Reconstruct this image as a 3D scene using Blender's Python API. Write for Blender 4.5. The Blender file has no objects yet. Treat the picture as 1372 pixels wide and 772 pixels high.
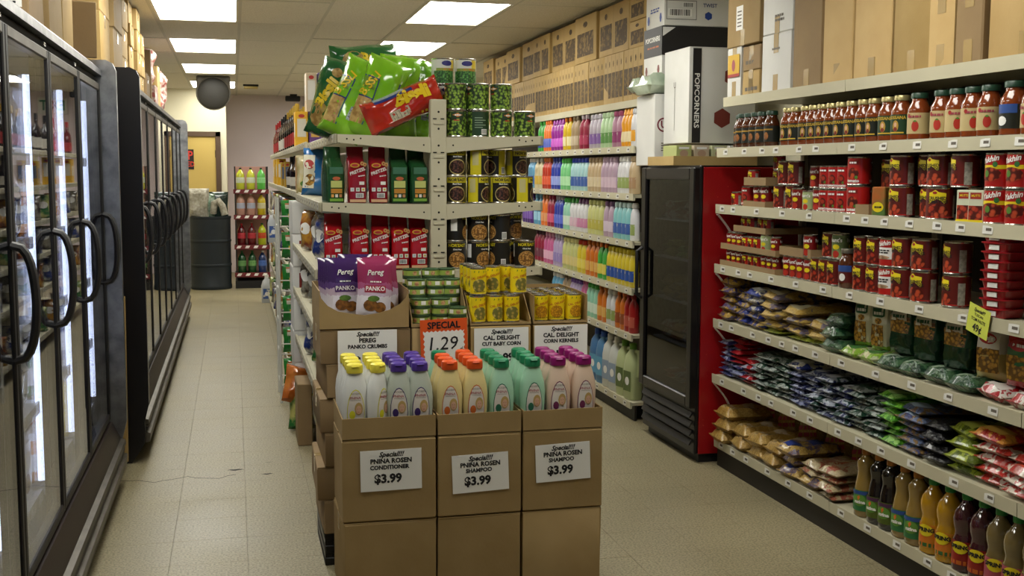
import bpy, math, random
from mathutils import Matrix, Vector
random.seed(7)
scene = bpy.context.scene
COL = scene.collection
# ---------------------------------------------------------------- camera
def make_camera():
    yaw, pitch, roll = math.radians(13.758), math.radians(5.878), math.radians(0.209)
    cy, sy, cp, sp = math.cos(yaw), math.sin(yaw), math.cos(pitch), math.sin(pitch)
    f = Vector((sy*cp, cy*cp, -sp)); r = Vector((cy, -sy, 0)); u = r.cross(f)
    c, s = math.cos(roll), math.sin(roll)
    r2 = r*c + u*s; u2 = u*c - r*s
    cam = bpy.data.cameras.new('camera'); o = bpy.data.objects.new('camera', cam)
    cam.sensor_width = 36.0; cam.lens = 1520/1372*36.0; cam.clip_start = .05; cam.clip_end = 100
    m = Matrix(((r2.x, u2.x, -f.x, 0), (r2.y, u2.y, -f.y, 0), (r2.z, u2.z, -f.z, 1.57), (0, 0, 0, 1)))
    o.matrix_world = m; COL.objects.link(o); scene.camera = o
make_camera()
# ---------------------------------------------------------------- world, exposure
LIGHT_W = 15.0            # radiance of the fluorescent diffusers
w = bpy.data.worlds.new('world'); scene.world = w; w.use_nodes = True
bg = w.node_tree.nodes['Background']; bg.inputs[0].default_value = (.62, .75, 1, 1); bg.inputs[1].default_value = .5
vs = scene.view_settings
vs.view_transform = 'Standard'; vs.look = 'None'; vs.gamma = 1; vs.use_curve_mapping = False; vs.exposure = -0.08
scene.cycles.max_bounces = 8; scene.cycles.transparent_max_bounces = 12; scene.cycles.glossy_bounces = 4

# ---------------------------------------------------------------- helpers
def lin(c): c /= 255.0; return c/12.92 if c <= .04045 else ((c+.055)/1.055)**2.4
def S(c, a=1.0):
    if isinstance(c, str): c = tuple(int(c[i:i+2], 16) for i in (0, 2, 4))
    return (lin(c[0]), lin(c[1]), lin(c[2]), a)
MATS = {}
def mat(name, col='808080', rough=.5, metal=0, var=None, bump=None, spec=.5, coat=0, trans=0, emit=0, alpha=1, ior=1.45):
    """var=(scale, colour2, low, high): second colour by noise; bump=(scale, strength)"""
    if name in MATS: return MATS[name]
    m = bpy.data.materials.new(name); m.use_nodes = True; MATS[name] = m
    nt = m.node_tree; b = nt.nodes['Principled BSDF']; L = nt.links.new
    b.inputs['Base Color'].default_value = S(col); b.inputs['Roughness'].default_value = rough
    b.inputs['Metallic'].default_value = metal; b.inputs['Specular IOR Level'].default_value = spec
    b.inputs['Coat Weight'].default_value = coat; b.inputs['Coat Roughness'].default_value = .08
    b.inputs['Transmission Weight'].default_value = trans; b.inputs['IOR'].default_value = ior
    b.inputs['Alpha'].default_value = alpha
    if emit:
        b.inputs['Emission Color'].default_value = S(col); b.inputs['Emission Strength'].default_value = emit
    tc = None
    if var or bump:
        tc = nt.nodes.new('ShaderNodeTexCoord')
    if var:
        n = nt.nodes.new('ShaderNodeTexNoise'); n.inputs['Scale'].default_value = var[0]; n.inputs['Detail'].default_value = 4
        r = nt.nodes.new('ShaderNodeValToRGB'); L(tc.outputs['Object'], n.inputs['Vector']); L(n.outputs['Fac'], r.inputs['Fac'])
        r.color_ramp.elements[0].position = var[2] if len(var) > 2 else .35; r.color_ramp.elements[1].position = var[3] if len(var) > 3 else .65
        r.color_ramp.elements[0].color = S(col); r.color_ramp.elements[1].color = S(var[1]); L(r.outputs['Color'], b.inputs['Base Color'])
    if bump:
        n = nt.nodes.new('ShaderNodeTexNoise'); n.inputs['Scale'].default_value = bump[0]; n.inputs['Detail'].default_value = 3
        bp = nt.nodes.new('ShaderNodeBump'); bp.inputs['Strength'].default_value = bump[1]; bp.inputs['Distance'].default_value = .01
        L(tc.outputs['Object'], n.inputs['Vector']); L(n.outputs['Fac'], bp.inputs['Height']); L(bp.outputs['Normal'], b.inputs['Normal'])
    return m
def vor(name, a, b_, edge, scale, rough=.35, coat=.3):
    """printed picture of round things (peas, beans, corn): voronoi cells of two colours with dark gaps"""
    if name in MATS: return MATS[name]
    m = mat(name, a, rough, coat=coat); nt = m.node_tree; L = nt.links.new; b = nt.nodes['Principled BSDF']
    tc = nt.nodes.new('ShaderNodeTexCoord'); v = nt.nodes.new('ShaderNodeTexVoronoi'); v.inputs['Scale'].default_value = scale
    L(tc.outputs['Object'], v.inputs['Vector'])
    sep = nt.nodes.new('ShaderNodeSeparateColor'); L(v.outputs['Color'], sep.inputs[0])
    mx = nt.nodes.new('ShaderNodeMix'); mx.data_type = 'RGBA'; mx.inputs[6].default_value = S(a); mx.inputs[7].default_value = S(b_); L(sep.outputs[0], mx.inputs[0])
    r = nt.nodes.new('ShaderNodeValToRGB'); r.color_ramp.elements[0].position = .35; r.color_ramp.elements[1].position = .62
    r.color_ramp.elements[0].color = (0, 0, 0, 1); r.color_ramp.elements[1].color = (1, 1, 1, 1); L(v.outputs['Distance'], r.inputs['Fac'])
    mx2 = nt.nodes.new('ShaderNodeMix'); mx2.data_type = 'RGBA'; mx2.inputs[7].default_value = S(edge); L(r.outputs['Color'], mx2.inputs[0]); L(mx.outputs[2], mx2.inputs[6])
    L(mx2.outputs[2], b.inputs['Base Color'])
    return m
def band(name, axis, stops, rough=.28, coat=.4, nz=.03, bump=.25, bscale=30, speck=None):
    """printed film: flat colours along one axis of the pack, wavy borders"""
    if name in MATS: return MATS[name]
    m = mat(name, '808080', rough, coat=coat, bump=(bscale, bump)); nt = m.node_tree; L = nt.links.new; b = nt.nodes['Principled BSDF']
    tc = nt.nodes.new('ShaderNodeTexCoord'); sp = nt.nodes.new('ShaderNodeSeparateXYZ'); L(tc.outputs['Generated'], sp.inputs[0])
    n = nt.nodes.new('ShaderNodeTexNoise'); n.inputs['Scale'].default_value = 9; L(tc.outputs['Generated'], n.inputs['Vector'])
    ma = nt.nodes.new('ShaderNodeMath'); ma.operation = 'MULTIPLY_ADD'; ma.inputs[1].default_value = nz*2; L(n.outputs['Fac'], ma.inputs[0])
    mb = nt.nodes.new('ShaderNodeMath'); mb.operation = 'SUBTRACT'; mb.inputs[1].default_value = nz; L(sp.outputs[axis], mb.inputs[0]); L(mb.outputs[0], ma.inputs[2])
    r = nt.nodes.new('ShaderNodeValToRGB'); r.color_ramp.interpolation = 'CONSTANT'; L(ma.outputs[0], r.inputs['Fac'])
    e = r.color_ramp.elements; e[0].position = 0; e[0].color = S(stops[0][1]); e[1].position = stops[1][0]; e[1].color = S(stops[1][1])
    for p, c in stops[2:]: q = e.new(p); q.color = S(c)
    out = r.outputs['Color']
    if speck:
        v = nt.nodes.new('ShaderNodeTexVoronoi'); v.inputs['Scale'].default_value = speck[0]; L(tc.outputs['Object'], v.inputs['Vector'])
        rr = nt.nodes.new('ShaderNodeValToRGB'); rr.color_ramp.elements[0].position = .25; rr.color_ramp.elements[1].position = .5; L(v.outputs['Distance'], rr.inputs['Fac'])
        rr.color_ramp.elements[0].color = (0, 0, 0, 1); rr.color_ramp.elements[1].color = (1, 1, 1, 1)
        mx = nt.nodes.new('ShaderNodeMix'); mx.data_type = 'RGBA'; mx.inputs[7].default_value = S(speck[1]); L(out, mx.inputs[6])
        mm = nt.nodes.new('ShaderNodeMath'); mm.operation = 'MULTIPLY'; mm.inputs[1].default_value = speck[2]; L(rr.outputs['Color'], mm.inputs[0]); L(mm.outputs[0], mx.inputs[0])
        out = mx.outputs[2]
    L(out, b.inputs['Base Color'])
    return m

TEXT = {}
def text_geo(s, size, bold=0.0, shear=0.0):
    k = (s, size, bold, shear)
    if k in TEXT: return TEXT[k]
    c = bpy.data.curves.new('txt', 'FONT'); c.body = s; c.size = size; c.offset = bold*size; c.shear = shear; c.resolution_u = 2
    c.align_x = 'CENTER'; c.align_y = 'CENTER'
    o = bpy.data.objects.new('txt', c); COL.objects.link(o); bpy.context.view_layer.update()
    me = bpy.data.meshes.new_from_object(o.evaluated_get(bpy.context.evaluated_depsgraph_get()))
    r = ([tuple(v.co[:2]) for v in me.vertices], [tuple(p.vertices) for p in me.polygons])
    bpy.data.objects.remove(o); bpy.data.curves.remove(c); bpy.data.meshes.remove(me)
    TEXT[k] = r
    return r

class MB:
    def __init__(s): s.v = []; s.f = []; s.mi = []; s.ms = []
    def m(s, mt):
        if mt not in s.ms: s.ms.append(mt)
        return s.ms.index(mt)
    def add(s, vs, fs, mt):
        o = len(s.v); s.v += [tuple(p) for p in vs]; i = s.m(mt)
        for f in fs: s.f.append(tuple(o+k for k in f)); s.mi.append(i)
        return s
    def box(s, x0, x1, y0, y1, z0, z1, mt, bev=0):
        if bev <= 0:
            p = [(x, y, z) for z in (z0, z1) for y in (y0, y1) for x in (x0, x1)]
            return s.add(p, [(0, 2, 3, 1), (4, 5, 7, 6), (0, 1, 5, 4), (2, 6, 7, 3), (0, 4, 6, 2), (1, 3, 7, 5)], mt)
        b = bev; X = (x0, x1); Y = (y0, y1); Z = (z0, z1); sg = (1, -1); vs = []; ix = {}
        for i in (0, 1):
            for j in (0, 1):
                for k in (0, 1):
                    ix[i, j, k] = len(vs)
                    vs += [(X[i], Y[j]+sg[j]*b, Z[k]+sg[k]*b), (X[i]+sg[i]*b, Y[j], Z[k]+sg[k]*b), (X[i]+sg[i]*b, Y[j]+sg[j]*b, Z[k])]
        fs = []
        def q(a, flip): fs.append(tuple(a[::-1]) if flip else tuple(a))
        for i in (0, 1): q([ix[i, 0, 0], ix[i, 0, 1], ix[i, 1, 1], ix[i, 1, 0]], i)
        for j in (0, 1): q([ix[0, j, 0]+1, ix[1, j, 0]+1, ix[1, j, 1]+1, ix[0, j, 1]+1], j)
        for k in (0, 1): q([ix[0, 0, k]+2, ix[0, 1, k]+2, ix[1, 1, k]+2, ix[1, 0, k]+2], k)
        for i in (0, 1):
            for j in (0, 1): q([ix[i, j, 0], ix[i, j, 1], ix[i, j, 1]+1, ix[i, j, 0]+1], (i+j) % 2 == 0)
            for k in (0, 1): q([ix[i, 0, k], ix[i, 1, k], ix[i, 1, k]+2, ix[i, 0, k]+2], (i+k) % 2 == 1)
        for j in (0, 1):
            for k in (0, 1): q([ix[0, j, k]+1, ix[1, j, k]+1, ix[1, j, k]+2, ix[0, j, k]+2], (j+k) % 2 == 0)
        for i in (0, 1):
            for j in (0, 1):
                for k in (0, 1): a = ix[i, j, k]; q([a, a+1, a+2], (i+j+k) % 2 == 1)
        return s.add(vs, fs, mt)
    def loft(s, loops, mt, cap0=True, cap1=True, closed=True):
        """mt: a material or one per band"""
        n = len(loops[0]); o = len(s.v)
        for lp in loops: s.v += [tuple(p) for p in lp]
        for i in range(len(loops)-1):
            mi = s.m(mt[i] if isinstance(mt, (list, tuple)) else mt)
            for j in range(n if closed else n-1):
                k = (j+1) % n
                s.f.append((o+i*n+j, o+i*n+k, o+(i+1)*n+k, o+(i+1)*n+j)); s.mi.append(mi)
        if cap0: s.f.append(tuple(o+j for j in range(n))[::-1]); s.mi.append(s.m(mt[0] if isinstance(mt, (list, tuple)) else mt))
        if cap1: s.f.append(tuple(o+(len(loops)-1)*n+j for j in range(n))); s.mi.append(s.m(mt[-1] if isinstance(mt, (list, tuple)) else mt))
        return s
    def lathe(s, prof, mt, n=18, ex=1, ey=1, cx=0, cy=0, cap0=True, cap1=True, pw=2.0):
        lp = []
        for r, z in prof:
            L = []
            for k in range(n):
                a = 2*math.pi*k/n; c, d = math.cos(a), math.sin(a)
                if pw != 2.0: c = math.copysign(abs(c)**(2/pw), c); d = math.copysign(abs(d)**(2/pw), d)
                L.append((cx+r*ex*c, cy+r*ey*d, z))
            lp.append(L)
        return s.loft(lp, mt, cap0, cap1)
    def arc(s, r, z0, z1, a0, a1, mt, n=6):
        """patch wrapped on a cylinder; angle 0 looks towards -y, positive to +x"""
        a = [(math.radians(a0+(a1-a0)*k/n)) for k in range(n+1)]
        return s.loft([[(r*math.sin(t), -r*math.cos(t), z) for t in a] for z in (z0, z1)], mt, False, False, False)
    def arcshape(s, r, pts, mt):
        """flat outline (degrees, z) wrapped on a cylinder as a fan"""
        c = (sum(p[0] for p in pts)/len(pts), sum(p[1] for p in pts)/len(pts)); n = len(pts); G = 5; q = [c]
        for g in range(1, G+1): q += [(c[0]+(a-c[0])*g/G, c[1]+(b-c[1])*g/G) for a, b in pts]
        r += .0003; vs = [(r*math.sin(math.radians(t)), -r*math.cos(math.radians(t)), z) for t, z in q]
        fs = [(0, 1+k, 1+(k+1) % n) for k in range(n)]
        for g in range(G-1): fs += [(1+g*n+k, 1+(g+1)*n+k, 1+(g+1)*n+(k+1) % n, 1+g*n+(k+1) % n) for k in range(n)]
        return s.add(vs, fs, mt)
    def tube(s, path, r, mt, n=8, ry=None, cap=True):
        ry = ry or r; path = [Vector(p) for p in path]; lp = []
        for i, p in enumerate(path):
            t = (path[min(i+1, len(path)-1)]-path[max(i-1, 0)]).normalized()
            up = Vector((0, 1, 0)) if abs(t.y) < .9 else Vector((1, 0, 0))
            a = t.cross(up).normalized(); b = a.cross(t).normalized()
            lp.append([p+a*r*math.cos(2*math.pi*k/n)+b*ry*math.sin(2*math.pi*k/n) for k in range(n)])
        return s.loft(lp, mt, cap, cap)
    def prism(s, poly, fn, t0, t1, mt):
        """outline poly (2D) between depths t0 and t1; fn(a, b, t) -> xyz"""
        n = len(poly); vs = [fn(a, b, t0) for a, b in poly]+[fn(a, b, t1) for a, b in poly]
        return s.add(vs, [tuple(range(n))[::-1], tuple(range(n, 2*n))]+[(k, (k+1) % n, n+(k+1) % n, n+k) for k in range(n)], mt)
    def flat(s, poly, fn, mt):
        return s.add([fn(a, b) for a, b in poly], [tuple(range(len(poly)))], mt)
    def text(s, t, size, mt, fn, bold=0.0, shear=0.0):
        vs, fs = text_geo(t, size, bold, shear)
        return s.add([fn(x, y) for x, y in vs], fs, mt)
    def bars(s, n, w, h, mt, fn, words=3):
        """rows of small print too fine to read: short dashes"""
        R = random.Random(int(w*1e4)+n)
        for i in range(n):
            z = h/2-h*(i+.5)/n; x = -w/2+R.uniform(0, .12)*w
            while x < w*.42:
                l = R.uniform(.12, .3)*w; x1 = min(x+l, w/2); t = h/n*.3
                s.add([fn(x, z-t), fn(x1, z-t), fn(x1, z+t), fn(x, z+t)], [(0, 1, 2, 3)], mt); x = x1+.05*w
        return s
    def build(s, name, ang=.65):
        me = bpy.data.meshes.new(name); me.from_pydata(s.v, [], s.f)
        for mt in s.ms: me.materials.append(mt)
        me.polygons.foreach_set('material_index', s.mi)
        me.polygons.foreach_set('use_smooth', [True]*len(s.f)); me.update()
        me.set_sharp_from_angle(angle=ang)
        return me

def obj(name, mesh, parent=None, loc=(0, 0, 0), rot=(0, 0, 0), label=None, cat=None, group=None, kind=None, scale=None):
    if isinstance(mesh, MB): mesh = mesh.build(name)
    o = bpy.data.objects.new(name, mesh); COL.objects.link(o); o.parent = parent; o.location = loc; o.rotation_euler = rot
    if scale: o.scale = scale
    if label: o['label'] = label
    if cat: o['category'] = cat
    if group: o['group'] = group
    if kind: o['kind'] = kind
    return o
def empty(name, loc=(0, 0, 0), rot=(0, 0, 0), label=None, cat=None, group=None):
    return obj(name, None, None, loc, rot, label, cat, group)
class Kind:
    """a thing to be repeated: root mesh plus parts (name, mesh, index of parent part or -1)"""
    def __init__(s, name, cat, root, parts=()):
        s.name, s.cat = name, cat; s.root = root.build(name) if isinstance(root, MB) else root
        s.parts = [(n, (m.build(n) if isinstance(m, MB) else m), p) for n, m, p in parts]
PENDING = {}
ORD = 'first second third fourth fifth sixth seventh eighth ninth tenth eleventh twelfth thirteenth fourteenth fifteenth sixteenth seventeenth eighteenth nineteenth twentieth'.split()
def ordw(i):
    if i < 20: return ORD[i]
    t = ['twenty', 'thirty', 'forty', 'fifty', 'sixty', 'seventy', 'eighty', 'ninety'][(i+1)//10-2]; u = (i+1) % 10
    return t+'-'+ORD[u-1] if u else {'twenty': 'twentieth', 'thirty': 'thirtieth', 'forty': 'fortieth', 'fifty': 'fiftieth'}.get(t, t+'th')
def put(kind, loc, rot=(0, 0, 0), desc=None, key=0.0, suffix='', group=None, scale=None):
    """place one copy; the label gets its ordinal once all copies of that description are placed"""
    r = obj(kind.name, kind.root, None, loc, rot, None, kind.cat, group, None, scale); made = []
    for n, m, p in kind.parts:
        made.append(obj(n, m, r if p < 0 else made[p]))
    if desc: PENDING.setdefault((desc, suffix), []).append((key, r))
    return r
def finish_labels():
    for (desc, suffix), L in PENDING.items():
        L.sort(key=lambda t: t[0])
        for i, (k, o) in enumerate(L):
            o['label'] = desc if len(L) == 1 else '%s, %s %s' % (desc, ordw(i), suffix)
            if len(L) > 1 and 'group' not in o.keys(): o['group'] = desc
HALF = math.pi/2
# ---------------------------------------------------------------- materials
card = mat('cardboard', '9c8358', .75, var=(6, '90774c', .3, .7), bump=(90, .05))
card2 = mat('cardboard_pale', 'b39761', .72, var=(5, 'a58853', .3, .7), bump=(90, .05))
card3 = mat('cardboard_dull', '917853', .78, var=(5, '856d4c', .3, .7), bump=(80, .05))
cardin = mat('cardboard_inside', 'a0835a', .8, bump=(70, .05))
tape = mat('packing_tape', 'a08654', .2, spec=.6, coat=.5)
whitecard = mat('white_carton_board', 'd6d5d2', .6, var=(4, 'cbcac6', .3, .7))
paper = mat('paper_white', 'e4e3df', .6)
ink = mat('ink_black', '17161a', .55)
inkgrey = mat('ink_grey', '5d564c', .7)
brownink = mat('ink_brown', '5c4a33', .75, var=(60, '6f5a3d', .4, .6))
cream = mat('shelf_enamel', 'c2bca2', .42, var=(3, 'b8b298', .3, .7))
creamd = mat('shelf_enamel_worn', 'b0aa92', .5, var=(20, '9d9780', .4, .65))
hole = mat('dark_hole', '15120e', .9)
tagm = mat('price_tag_paper', 'dcdbd6', .35, coat=.5)
steel = mat('brushed_steel', 'a3a4a6', .34, 1, var=(14, '77787c', .35, .7), bump=(8, .1))
chrome = mat('tin_metal', 'c9c7c0', .25, 1)
black = mat('black_plastic', '171516', .5)
blackm = mat('black_enamel', '141214', .3)
brownk = mat('dark_brown_kick', '231a17', .4, var=(6, '2d221d', .3, .7))
alum = mat('dull_aluminium', '67625a', .45, .8, var=(10, '504c45', .3, .7))
redm = mat('cooler_red', '9c1016', .35, var=(70, 'c24a32', .68, .72), coat=.3)
def glassmat(name, tint, refl_ior=1.75):
    m = bpy.data.materials.new(name); m.use_nodes = True; nt = m.node_tree; nt.nodes.clear(); L = nt.links.new
    o = nt.nodes.new('ShaderNodeOutputMaterial'); mx = nt.nodes.new('ShaderNodeMixShader'); g = nt.nodes.new('ShaderNodeBsdfGlossy'); t = nt.nodes.new('ShaderNodeBsdfTransparent')
    fr = nt.nodes.new('ShaderNodeFresnel'); ge = nt.nodes.new('ShaderNodeNewGeometry'); mr = nt.nodes.new('ShaderNodeMapRange')   # same reflectance on both faces of the thin pane
    mr.inputs[3].default_value = refl_ior; mr.inputs[4].default_value = 1/refl_ior; L(ge.outputs['Backfacing'], mr.inputs[0]); L(mr.outputs[0], fr.inputs[0])
    g.inputs['Roughness'].default_value = .015; g.inputs['Color'].default_value = (.95, .95, .97, 1); t.inputs['Color'].default_value = S(tint)
    L(fr.outputs[0], mx.inputs[0]); L(t.outputs[0], mx.inputs[1]); L(g.outputs[0], mx.inputs[2]); L(mx.outputs[0], o.inputs[0])
    return m
doorglass = glassmat('door_glass', 'e8ebf0', 1.5)
clearfilm = glassmat('clear_film', 'f0f0ea', 1.45)
# ================================================================ the room
XL, XR, YF, YB, ZC = -1.55, 3.06, -3.0, 18.0, 2.71
tilemat = mat('vinyl_tile', 'a1977a', .42, var=(110, '7c735a', .44, .6), bump=(60, .04))
def floor_tile_mat():
    m = tilemat; nt = m.node_tree; L = nt.links.new; b = nt.nodes['Principled BSDF']
    src = b.inputs['Base Color'].links[0].from_socket; tc = [n for n in nt.nodes if n.type == 'TEX_COORD'][0]
    geo = nt.nodes.new('ShaderNodeNewGeometry')
    n = nt.nodes.new('ShaderNodeTexNoise'); n.inputs['Scale'].default_value = 1.7; n.inputs['Detail'].default_value = 6; L(geo.outputs['Position'], n.inputs['Vector'])
    r = nt.nodes.new('ShaderNodeValToRGB'); L(n.outputs['Fac'], r.inputs['Fac']); e = r.color_ramp.elements
    e[0].position = .3; e[0].color = (.8, .79, .75, 1); e[1].position = .7; e[1].color = (1.0, .99, .95, 1)
    mx = nt.nodes.new('ShaderNodeMix'); mx.data_type = 'RGBA'; mx.blend_type = 'MULTIPLY'; mx.inputs[0].default_value = 1
    L(src, mx.inputs[6]); L(r.outputs['Color'], mx.inputs[7]); L(mx.outputs[2], b.inputs['Base Color'])
    rr = nt.nodes.new('ShaderNodeMapRange'); rr.inputs[3].default_value = .3; rr.inputs[4].default_value = .55; L(n.outputs['Fac'], rr.inputs[0]); L(rr.outputs[0], b.inputs['Roughness'])
floor_tile_mat()
grout = mat('floor_joint', '7d7461', .8)
fl = obj('floor', MB().box(XL, XR, YF, YB, -.06, -.004, grout), kind='structure')
T = .305
tm = MB().box(-T/2+.0004, T/2-.0004, -T/2+.0004, T/2-.0004, -.004, 0, tilemat, .0006).build('floor_tile')
def tiles(x0, x1, y0, y1):
    ix0, ix1 = round((x0+.28)/T), round((x1+.28)/T); iy0, iy1 = int(y0/T), int(y1/T)
    for i in range(ix0, ix1):
        for j in range(iy0, iy1):
            if (i, j) in TSEEN: continue
            TSEEN.add((i, j)); obj('floor_tile', tm, fl, (-.28+T*(i+.5), T*(j+.5), random.uniform(0, .0004)))
TSEEN = set()
tiles(-.59, .33, 3.0, 18.0); tiles(1.25, 2.5, 3.6, 7.6)
# the rest of the tiles (under the fixtures and behind the camera) joined into one part
rest = MB()
for i in range(int((XL+.28)/T), int((XR+.28)/T)+1):
    for j in range(int(YF/T), int(YB/T)):
        if (i, j) not in TSEEN:
            x, y = -.28+T*i, T*j
            if x < XL or x+T > XR: continue
            rest.box(x+.0008, x+T-.0008, y+.0008, y+T-.0008, -.004, 0, tilemat)
ro = obj('floor_tile', rest, fl); ro['kind'] = 'stuff'
# floor wear: scuffs and cracks at the aisle entrance
scuff = mat('floor_scuff', '2a251e', .8)
sc = MB()
for (x, y, l, t, wv) in ((-.02, 6.02, .085, .028, .004), (.14, 5.9, .06, .022, .003), (.155, 6.14, .04, .005, .002)):
    pts = [(x-l/2+l*k/8, y+wv*math.sin(k*1.3)) for k in range(9)]
    sc.add([(a, b-t/2*math.sin(math.pi*(k+.3)/8.6), .0008) for k, (a, b) in enumerate(pts)]+[(a, b+t/2*math.sin(math.pi*(k+.3)/8.6), .0008) for k, (a, b) in enumerate(pts)],
           [(k, k+1, 10+k, 9+k) for k in range(8)], scuff)
pts = [(-.62+k*.04, 5.9+.03*math.sin(k*.9)+.012*math.sin(k*2.3)) for k in range(16)]
sc.add([(a, b-.004, .0008) for a, b in pts]+[(a, b+.004, .0008) for a, b in pts], [(k, k+1, 17+k, 16+k) for k in range(15)], scuff)
obj('scuff_mark', sc, fl)

wallcream = mat('wall_cream', 'e2dbc0', .8, var=(1.5, 'd8d0b4', .3, .7))
walllilac = mat('wall_lilac', 'd8cccf', .8, var=(1.2, 'cec1c5', .3, .7))
def wall(name, x0, x1, y0, y1, m): return obj(name, MB().box(x0, x1, y0, y1, 0, 2.9, m), kind='structure')
wall('wall_left', XL-.1, XL, YF, YB, wallcream)
wall('wall_right', XR, XR+.1, YF, YB, wallcream)
wall('wall_back', XL, XR, YB, YB+.1, walllilac)
wall('wall_back_office', XL, -.085, 16.72, 16.82, wallcream)
wall('wall_back_return', -.185, -.085, 16.82, 18.0, wallcream)
# unseen storefront behind the camera; its windows are added for cool frontal fill
ws = MB(); wf = wallcream
ws.box(XL, XR, YF-.1, YF, 0, .75, wf); ws.box(XL, XR, YF-.1, YF, 2.3, 2.9, wf)
for x in (XL, -.05, 1.45, XR-.12): ws.box(x, x+.12, YF-.1, YF, .75, 2.3, wf)
obj('wall_front', ws, kind='structure')
for k, (a, b) in enumerate(((XL+.12, -.05), (.07, 1.45), (1.57, XR-.12))):
    fr = MB(); fm = alum
    for q in ((a, b, .75, .79), (a, b, 2.26, 2.3)): fr.box(q[0], q[1], YF-.07, YF-.03, q[2], q[3], fm)
    for q in (a, b-.04): fr.box(q, q+.04, YF-.07, YF-.03, .75, 2.3, fm)
    wd = obj('fill_window_%d' % (k+1), fr, kind='structure')
    obj('pane', MB().box(a+.04, b-.04, YF-.052, YF-.048, .79, 2.26, doorglass), wd)

# ---- suspended ceiling
ceilm = mat('ceiling_tile', 'd6d0c2', .9, var=(90, 'c8c1b2', .45, .62), bump=(160, .15))
gridm = mat('ceiling_grid', 'b7b2a4', .6)
ce = obj('ceiling', MB().box(XL, XR, YF, YB, ZC+.16, ZC+.2, gridm), kind='structure')
GX = [-.54+.61*k for k in range(-1, 6)]; GY0 = .64; P2 = 1.22
LIGHTS = [(0, j) for j in (2, 4, 6, 8, 10, 12)] + [(3, j) for j in (2, 4, 6, 8, 10, 12)]
def gy(i, j): return GY0+P2*j-(.28 if i >= 2 else 0)
ctm = MB().box(-.298, .298, -.603, .603, -.002, .014, ceilm, .002).build('ceiling_tile')
for i in range(-1, 6):
    x0 = -.54+.61*i
    for j in range(-3, 15):
        if (i, j) in LIGHTS: continue
        y0 = gy(i, j)
        if y0+1.22 > YB+.02 or x0 < XL-.02 or x0+.61 > XR+.1 or y0 < YF: continue
        if y0 < 3.6: continue
        sag = random.uniform(-.004, 0)
        obj('ceiling_tile', ctm, ce, (x0+.305, y0+.61, ZC+sag), (random.uniform(-.004, .004), random.uniform(-.004, .004), 0))
rb = MB()
for i in range(-1, 6):
    x0 = -.54+.61*i
    for j in range(-3, 15):
        y0 = gy(i, j)
        if y0 < 3.6 and (i, j) not in LIGHTS and y0 > YF: rb.box(max(XL, x0+.007), min(XR, x0+.603), y0+.007, y0+1.213, ZC, ZC+.012, ceilm)
rb.box(XL, -1.155, YF, YB, ZC, ZC+.012, ceilm)
rb.box(2.505, XR, YF, YB, ZC+.001, ZC+.013, ceilm); rb.box(XL, XR, YF, YF+.7, ZC+.002, ZC+.014, ceilm); rb.box(XL, XR, 17.2, YB, ZC+.003, ZC+.014, ceilm)
obj('ceiling_tile', rb, ce)['kind'] = 'stuff'
gb = MB()
for i in range(-1, 6):
    x0 = -.54+.61*i
    gb.box(x0-.012, x0+.012, YF, YB, ZC-.006, ZC+.002, gridm)
    for j in range(-3, 15):
        y0 = gy(i, j)
        if YF < y0 < YB: gb.box(x0+.012, x0+.598, y0-.012, y0+.012, ZC-.005, ZC+.002, gridm)
obj('ceiling_grid', gb, ce)
# ---- recessed fluorescent troffers
def emitter():
    m = bpy.data.materials.new('lit_diffuser'); m.use_nodes = True; nt = m.node_tree; b = nt.nodes['Principled BSDF']
    b.inputs['Base Color'].default_value = (.8, .8, .78, 1); b.inputs['Emission Color'].default_value = (1, .985, .90, 1); b.inputs['Emission Strength'].default_value = LIGHT_W
    return m
emm = emitter(); trm = mat('troffer_frame', 'cfcabb', .5)
fm = MB()
for q in ((-.3, .3, -.605, -.58), (-.3, .3, .58, .605), (-.3, -.278, -.58, .58), (.278, .3, -.58, .58)): fm.box(q[0], q[1], q[2], q[3], -.004, .02, trm)
fm.box(-.3, .3, -.605, .605, .09, .1, trm)
fmesh = fm.build('frame'); dmesh = MB().box(-.278, .278, -.58, .58, .004, .01, emm).build('diffuser')
rows = {0: 'left', 3: 'right'}
for (i, j) in LIGHTS:
    y0 = gy(i, j); t = empty('ceiling_light', (-.54+.61*i+.305, y0+.61, ZC))
    t['category'] = 'light'; t['group'] = 'fluorescent ceiling lights'
    obj('frame', fmesh, t); obj('diffuser', dmesh, t)
    vis = {(0, 6): 'large lit ceiling panel at the top edge, over the left aisle', (0, 8): 'second lit ceiling panel over the left aisle, behind the largest one',
           (0, 10): 'third lit ceiling panel over the left aisle, above the dark dome', (0, 12): 'farthest lit ceiling panel, half hidden by the dark dome',
           (3, 6): 'lit ceiling panel at top centre, right of the aisle row', (3, 8): 'lit ceiling panel just above the green snack bags'}
    t['label'] = vis.get((i, j), 'lit ceiling panel outside the view, %s row, %s from the front' % (rows[i], ordw(j//2-1)))

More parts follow.
